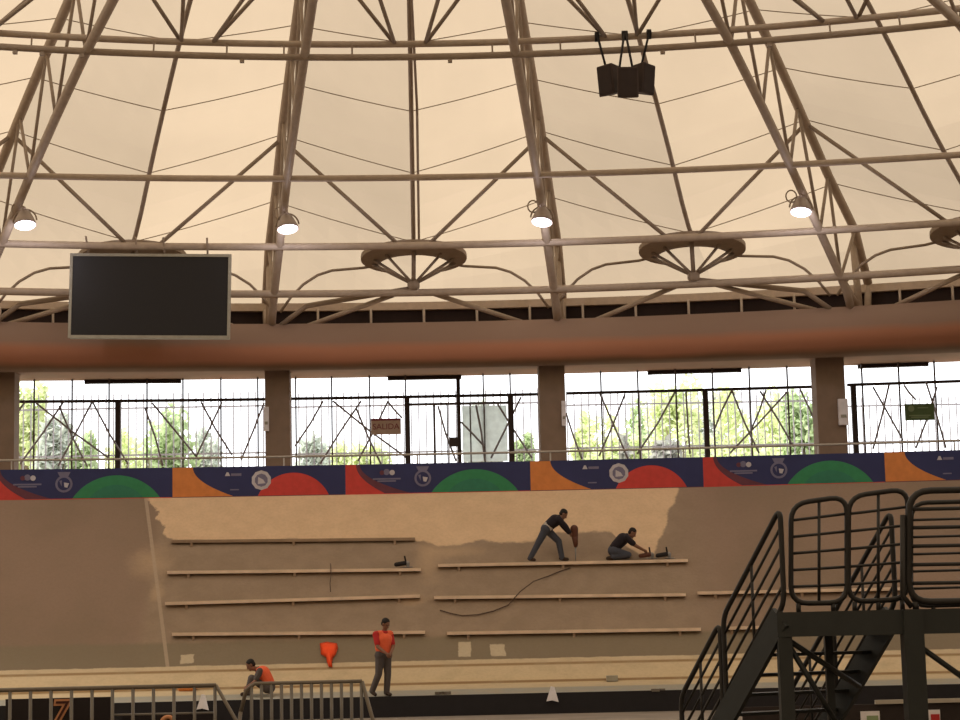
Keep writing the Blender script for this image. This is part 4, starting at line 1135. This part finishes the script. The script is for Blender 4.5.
c_ = P(216, 687, 24); MB().tube([V((c_.x, 24, zt_)), V((c_.x + .26, 23.8, zt_ - .42)), V((c_.x + .62, 23.6, .0))], .022, BARR, 7).build('leg', t)
MB().tube([V((a.x - 1.9, 24, zt_)), V((a.x - 2.2, 23.6, 0))], .022, BARR, 7).build('leg', t)
t = thing('crowd_barrier', 'close-barred grey steel barrier in front of the crouching man', 'barrier', V((P(300, 700, 26).x, 26, 0)), 'steel crowd barriers')
a, b = P(250, 683, 26), P(362, 682, 26); zt_ = P(306, 682.5, 26).z
MB().tube([V((a.x - .12, 26, zt_ - .35)), V((a.x - .05, 26, zt_ - .08)), V((a.x + .06, 26, zt_)), V((b.x, 26, zt_))], .026, BARR, 8).build('top_rail', t)
MB().tube([V((a.x - .1, 26, .2)), V((b.x, 26, .2))], .024, BARR, 8).build('bottom_rail', t)
for i in range(12):
    p_ = P(251.5 + 10.0 * i, 700, 26); MB().tube([V((p_.x, 26, .2)), V((p_.x, 26, zt_))], .022, BARR2, 7).build('bar', t)
MB().tube([V((b.x, 26, zt_)), V((b.x + .32, 25.8, 0))], .026, BARR, 7).build('leg', t)
MB().tube([V((a.x - .12, 26, zt_ - .35)), V((a.x - .22, 25.8, 0))], .026, BARR, 7).build('leg', t)
# number boards
def board(xa, xb, yt, d, lab):
    a, b = P(xa, yt, d), P(xb, yt, d); zt_ = (a.z + b.z) / 2
    t = thing('number_board', lab, 'board', V(((a.x + b.x) / 2, d, 0)), 'black number boards')
    MB().box(((a.x + b.x) / 2, d, (zt_ + .08) / 2 + .0), (b.x - a.x, .06, zt_ - .08), BOARD).build('panel', t)
    for q in (a.x + .1, b.x - .1): MB().box((q, d + .08, .06), (.08, .3, .12), BOARD).build('foot', t)
    return t, zt_
t, zt_ = board(6, 112, 698, 25, 'black board with an orange outlined 7 behind the left barrier')
p_ = P(61, 713.5, 24.95)
sh = Matrix(((1, .12, 0, 0), (0, 1, 0, 0), (0, 0, 1, 0), (0, 0, 0, 1)))
nu = text_mesh('7', .40, ORNUM, Matrix.Translation(p_) @ FACE.to_4x4() @ sh, .004, .022).build('numeral', t)
text_mesh('7', .40, MARNUM, Matrix.Translation(p_ + V((0, -.012, 0))) @ FACE.to_4x4() @ sh, .004, -.004).build('numeral_fill', nu)
t, zt_ = board(122, 214, 714.3, 25.3, 'low black board with an orange curved numeral, cut by the bottom edge')
p_ = P(168, 730, 25.24)
mb = MB(); mb.tube([p_ + V((.105 * math.cos(q), 0, .16 * math.sin(q))) for q in [2 * math.pi * i / 20 for i in range(20)]], .028, ORNUM, 6, closed=True); mb.build('numeral', t)
# dark low boards on the right, with the small notices
a, b = P(742, 704, 30), P(985, 702, 30); zt_ = P(900, 703.5, 30).z
t = thing('low_hoarding', 'dark low hoarding with small notices under the stair platform', 'hoarding', V(((a.x + b.x) / 2, 30, 0)))
MB().box(((a.x + b.x) / 2, 30, zt_ / 2), (b.x - a.x, .06, zt_), DKBR).build('panel', t)
a2 = P(875, 701, 29.95); MB().bar(V((a2.x, 29.95, zt_ + .03)), V((b.x, 29.95, zt_ + .03)), .06, .06, GAL).build('top_rail', t)
for (xa, xb, yt, c1, c2) in ((861, 881, 711.5, SIGNGL, SIGNG), (926, 941.5, 710, REDW, REDW)):
    p0, p1 = P(xa, yt, 29.9), P(xb, yt + 22, 29.9)
    mb = MB(); mb.box(((p0.x + p1.x) / 2, 29.94, (p0.z + p1.z) / 2), (p1.x - p0.x, .03, p0.z - p1.z), PAPER)
    mb.box(((p0.x + p1.x) / 2 + .03, 29.92, p0.z - .13), ((p1.x - p0.x) * .6, .02, .13), c1); mb.box(((p0.x + p1.x) / 2, 29.92, p0.z - .25), ((p1.x - p0.x) * .7, .02, .05), c2)
    mb.build('notice', t)

# ------------------------------------------------------------------ trees outside
def tree(px_, d, ytop, wpx, m, lab, ybase=None, name='tree', n=900):
    tp = P(px_, ytop, d); zb_ = WALK - .4
    hh = tp.z - zb_; rx = wpx / 2 * d / F
    t = thing(name, lab, 'bush' if name == 'bush' else 'tree', V((tp.x, d, zb_)), 'trees and bushes outside')
    th = hh * (.35 if name == 'tree' else .12)
    mb = MB(); mb.tube([(tp.x, d, zb_), (tp.x + .1, d, zb_ + th * .6), (tp.x - .05, d, zb_ + hh * .8)], [.16, .12, .03], BARK, 8)
    for q in range(5):
        an = q * 1.3; mb.tube([(tp.x + .03, d, zb_ + th + q * .2), (tp.x + math.cos(an) * rx * .6, d + math.sin(an) * rx * .5, zb_ + hh * .7)], [.06, .015], BARK, 6)
    mb.build('trunk', t)
    mb = MB(); rnd = random.Random(int(px_ * 7 + d))
    cl = []
    for q in range(14):
        an = rnd.uniform(0, 6.28); rr = rnd.uniform(.2, .75)
        cl.append((V((math.cos(an) * rx * rr, math.sin(an) * rx * rr, rnd.uniform(th + .15 * (hh - th), hh - (hh - th) * .22))), rnd.uniform(.28, .42)))
    for i in range(n):
        c_, r_ = cl[i % 14]
        v_ = V((rnd.gauss(0, 1), rnd.gauss(0, 1), rnd.gauss(0, 1))).normalized() * rnd.uniform(.5, 1) * r_
        p_ = V((tp.x, d, zb_)) + c_ + V((v_.x * rx, v_.y * rx, v_.z * (hh - th) * .62))
        a_ = V((rnd.gauss(0, 1), rnd.gauss(0, 1), rnd.gauss(0, 1))).normalized(); b_ = a_.orthogonal().normalized()
        s1, s2 = rnd.uniform(.16, .3), rnd.uniform(.08, .15)
        vs = [mb.bm.verts.new(p_ + a_ * s1), mb.bm.verts.new(p_ + b_ * s2), mb.bm.verts.new(p_ - a_ * s1), mb.bm.verts.new(p_ - b_ * s2)]
        mb.face(vs, m)
    mb.build('crown', t)
tree(26, 80, 375, 44, LEAF[1], 'yellow-green tree at the far left edge outside')
tree(55, 74, 405, 40, LEAF[2], 'grey-green tree outside the left window, left half')
tree(83, 68, 428, 34, LEAF[0], 'green bush outside left of the dark window post', name='bush')
tree(170, 78, 402, 56, LEAF[0], 'green tree outside the left window, right of the dark post')
tree(205, 82, 418, 40, LEAF[2], 'grey-green tree outside the left window, right half')
tree(310, 84, 425, 50, LEAF[2], 'grey-green tree outside, left of the SALIDA sign')
tree(366, 86, 435, 50, LEAF[1], 'pale tree outside, behind the SALIDA sign')
tree(486, 76, 396, 54, LEAF[2], 'grey-green tree outside behind the exit gate')
tree(524, 84, 420, 30, LEAF[0], 'narrow green tree outside right of the exit gate')
tree(622, 88, 415, 60, LEAF[1], 'lime tree outside, left half of the leafy window')
tree(628, 68, 432, 24, BUSHG, 'dark grey bush outside, left one in the leafy window', name='bush', n=500)
tree(668, 67, 434, 46, BUSHG, 'dark grey bush outside, left of the dark post in the leafy window', name='bush', n=700)
tree(676, 92, 368, 66, LEAF[1], 'tall lime tree outside in the middle of the leafy window', n=1100)
tree(735, 96, 378, 70, LEAF[1], 'tall lime tree outside right of the dark post', n=1100)
tree(770, 100, 366, 70, LEAF[1], 'tallest lime tree outside behind the leafy window', n=1100)
tree(800, 82, 374, 56, LEAF[0], 'green tree outside at the right end of the leafy window')
tree(590, 94, 400, 50, LEAF[1], 'pale lime tree outside at the left end of the leafy window')
tree(648, 106, 388, 56, LEAF[0], 'mid-green tree outside left of the dark post in the leafy window')
tree(708, 112, 385, 50, LEAF[2], 'grey-green tree outside behind the dark post of the leafy window')
tree(128, 92, 428, 50, LEAF[1], 'pale lime tree outside behind the dark post of the left window')
tree(338, 90, 438, 40, LEAF[1], 'low pale tree outside between the grey-green tree and the SALIDA sign')
tree(745, 70, 437, 70, LEAF[1], 'low lime hedge outside right of the dark post', name='bush')

# ------------------------------------------------------------------ light
w = bpy.data.worlds.new('world'); bpy.context.scene.world = w; w.use_nodes = True
bg = w.node_tree.nodes['Background']; bg.inputs[0].default_value = (0.95, 0.97, 1.0, 1); bg.inputs[1].default_value = 2.6
sd = bpy.data.lights.new('sun', 'SUN'); sd.energy = 7.5; sd.angle = math.radians(25); sd.color = (1, .95, .86)
so = bpy.data.objects.new('sun', sd); C.objects.link(so)
so.rotation_euler = V((.80, -.06, -.60)).to_track_quat('-Z', 'Y').to_euler()
sc = bpy.context.scene
sc.view_settings.view_transform = 'Standard'; sc.view_settings.look = 'None'; sc.view_settings.gamma = 1; sc.view_settings.exposure = 0.0
sc.cycles.max_bounces = 8; sc.cycles.diffuse_bounces = 5; sc.cycles.transmission_bounces = 6; sc.cycles.use_denoising = True
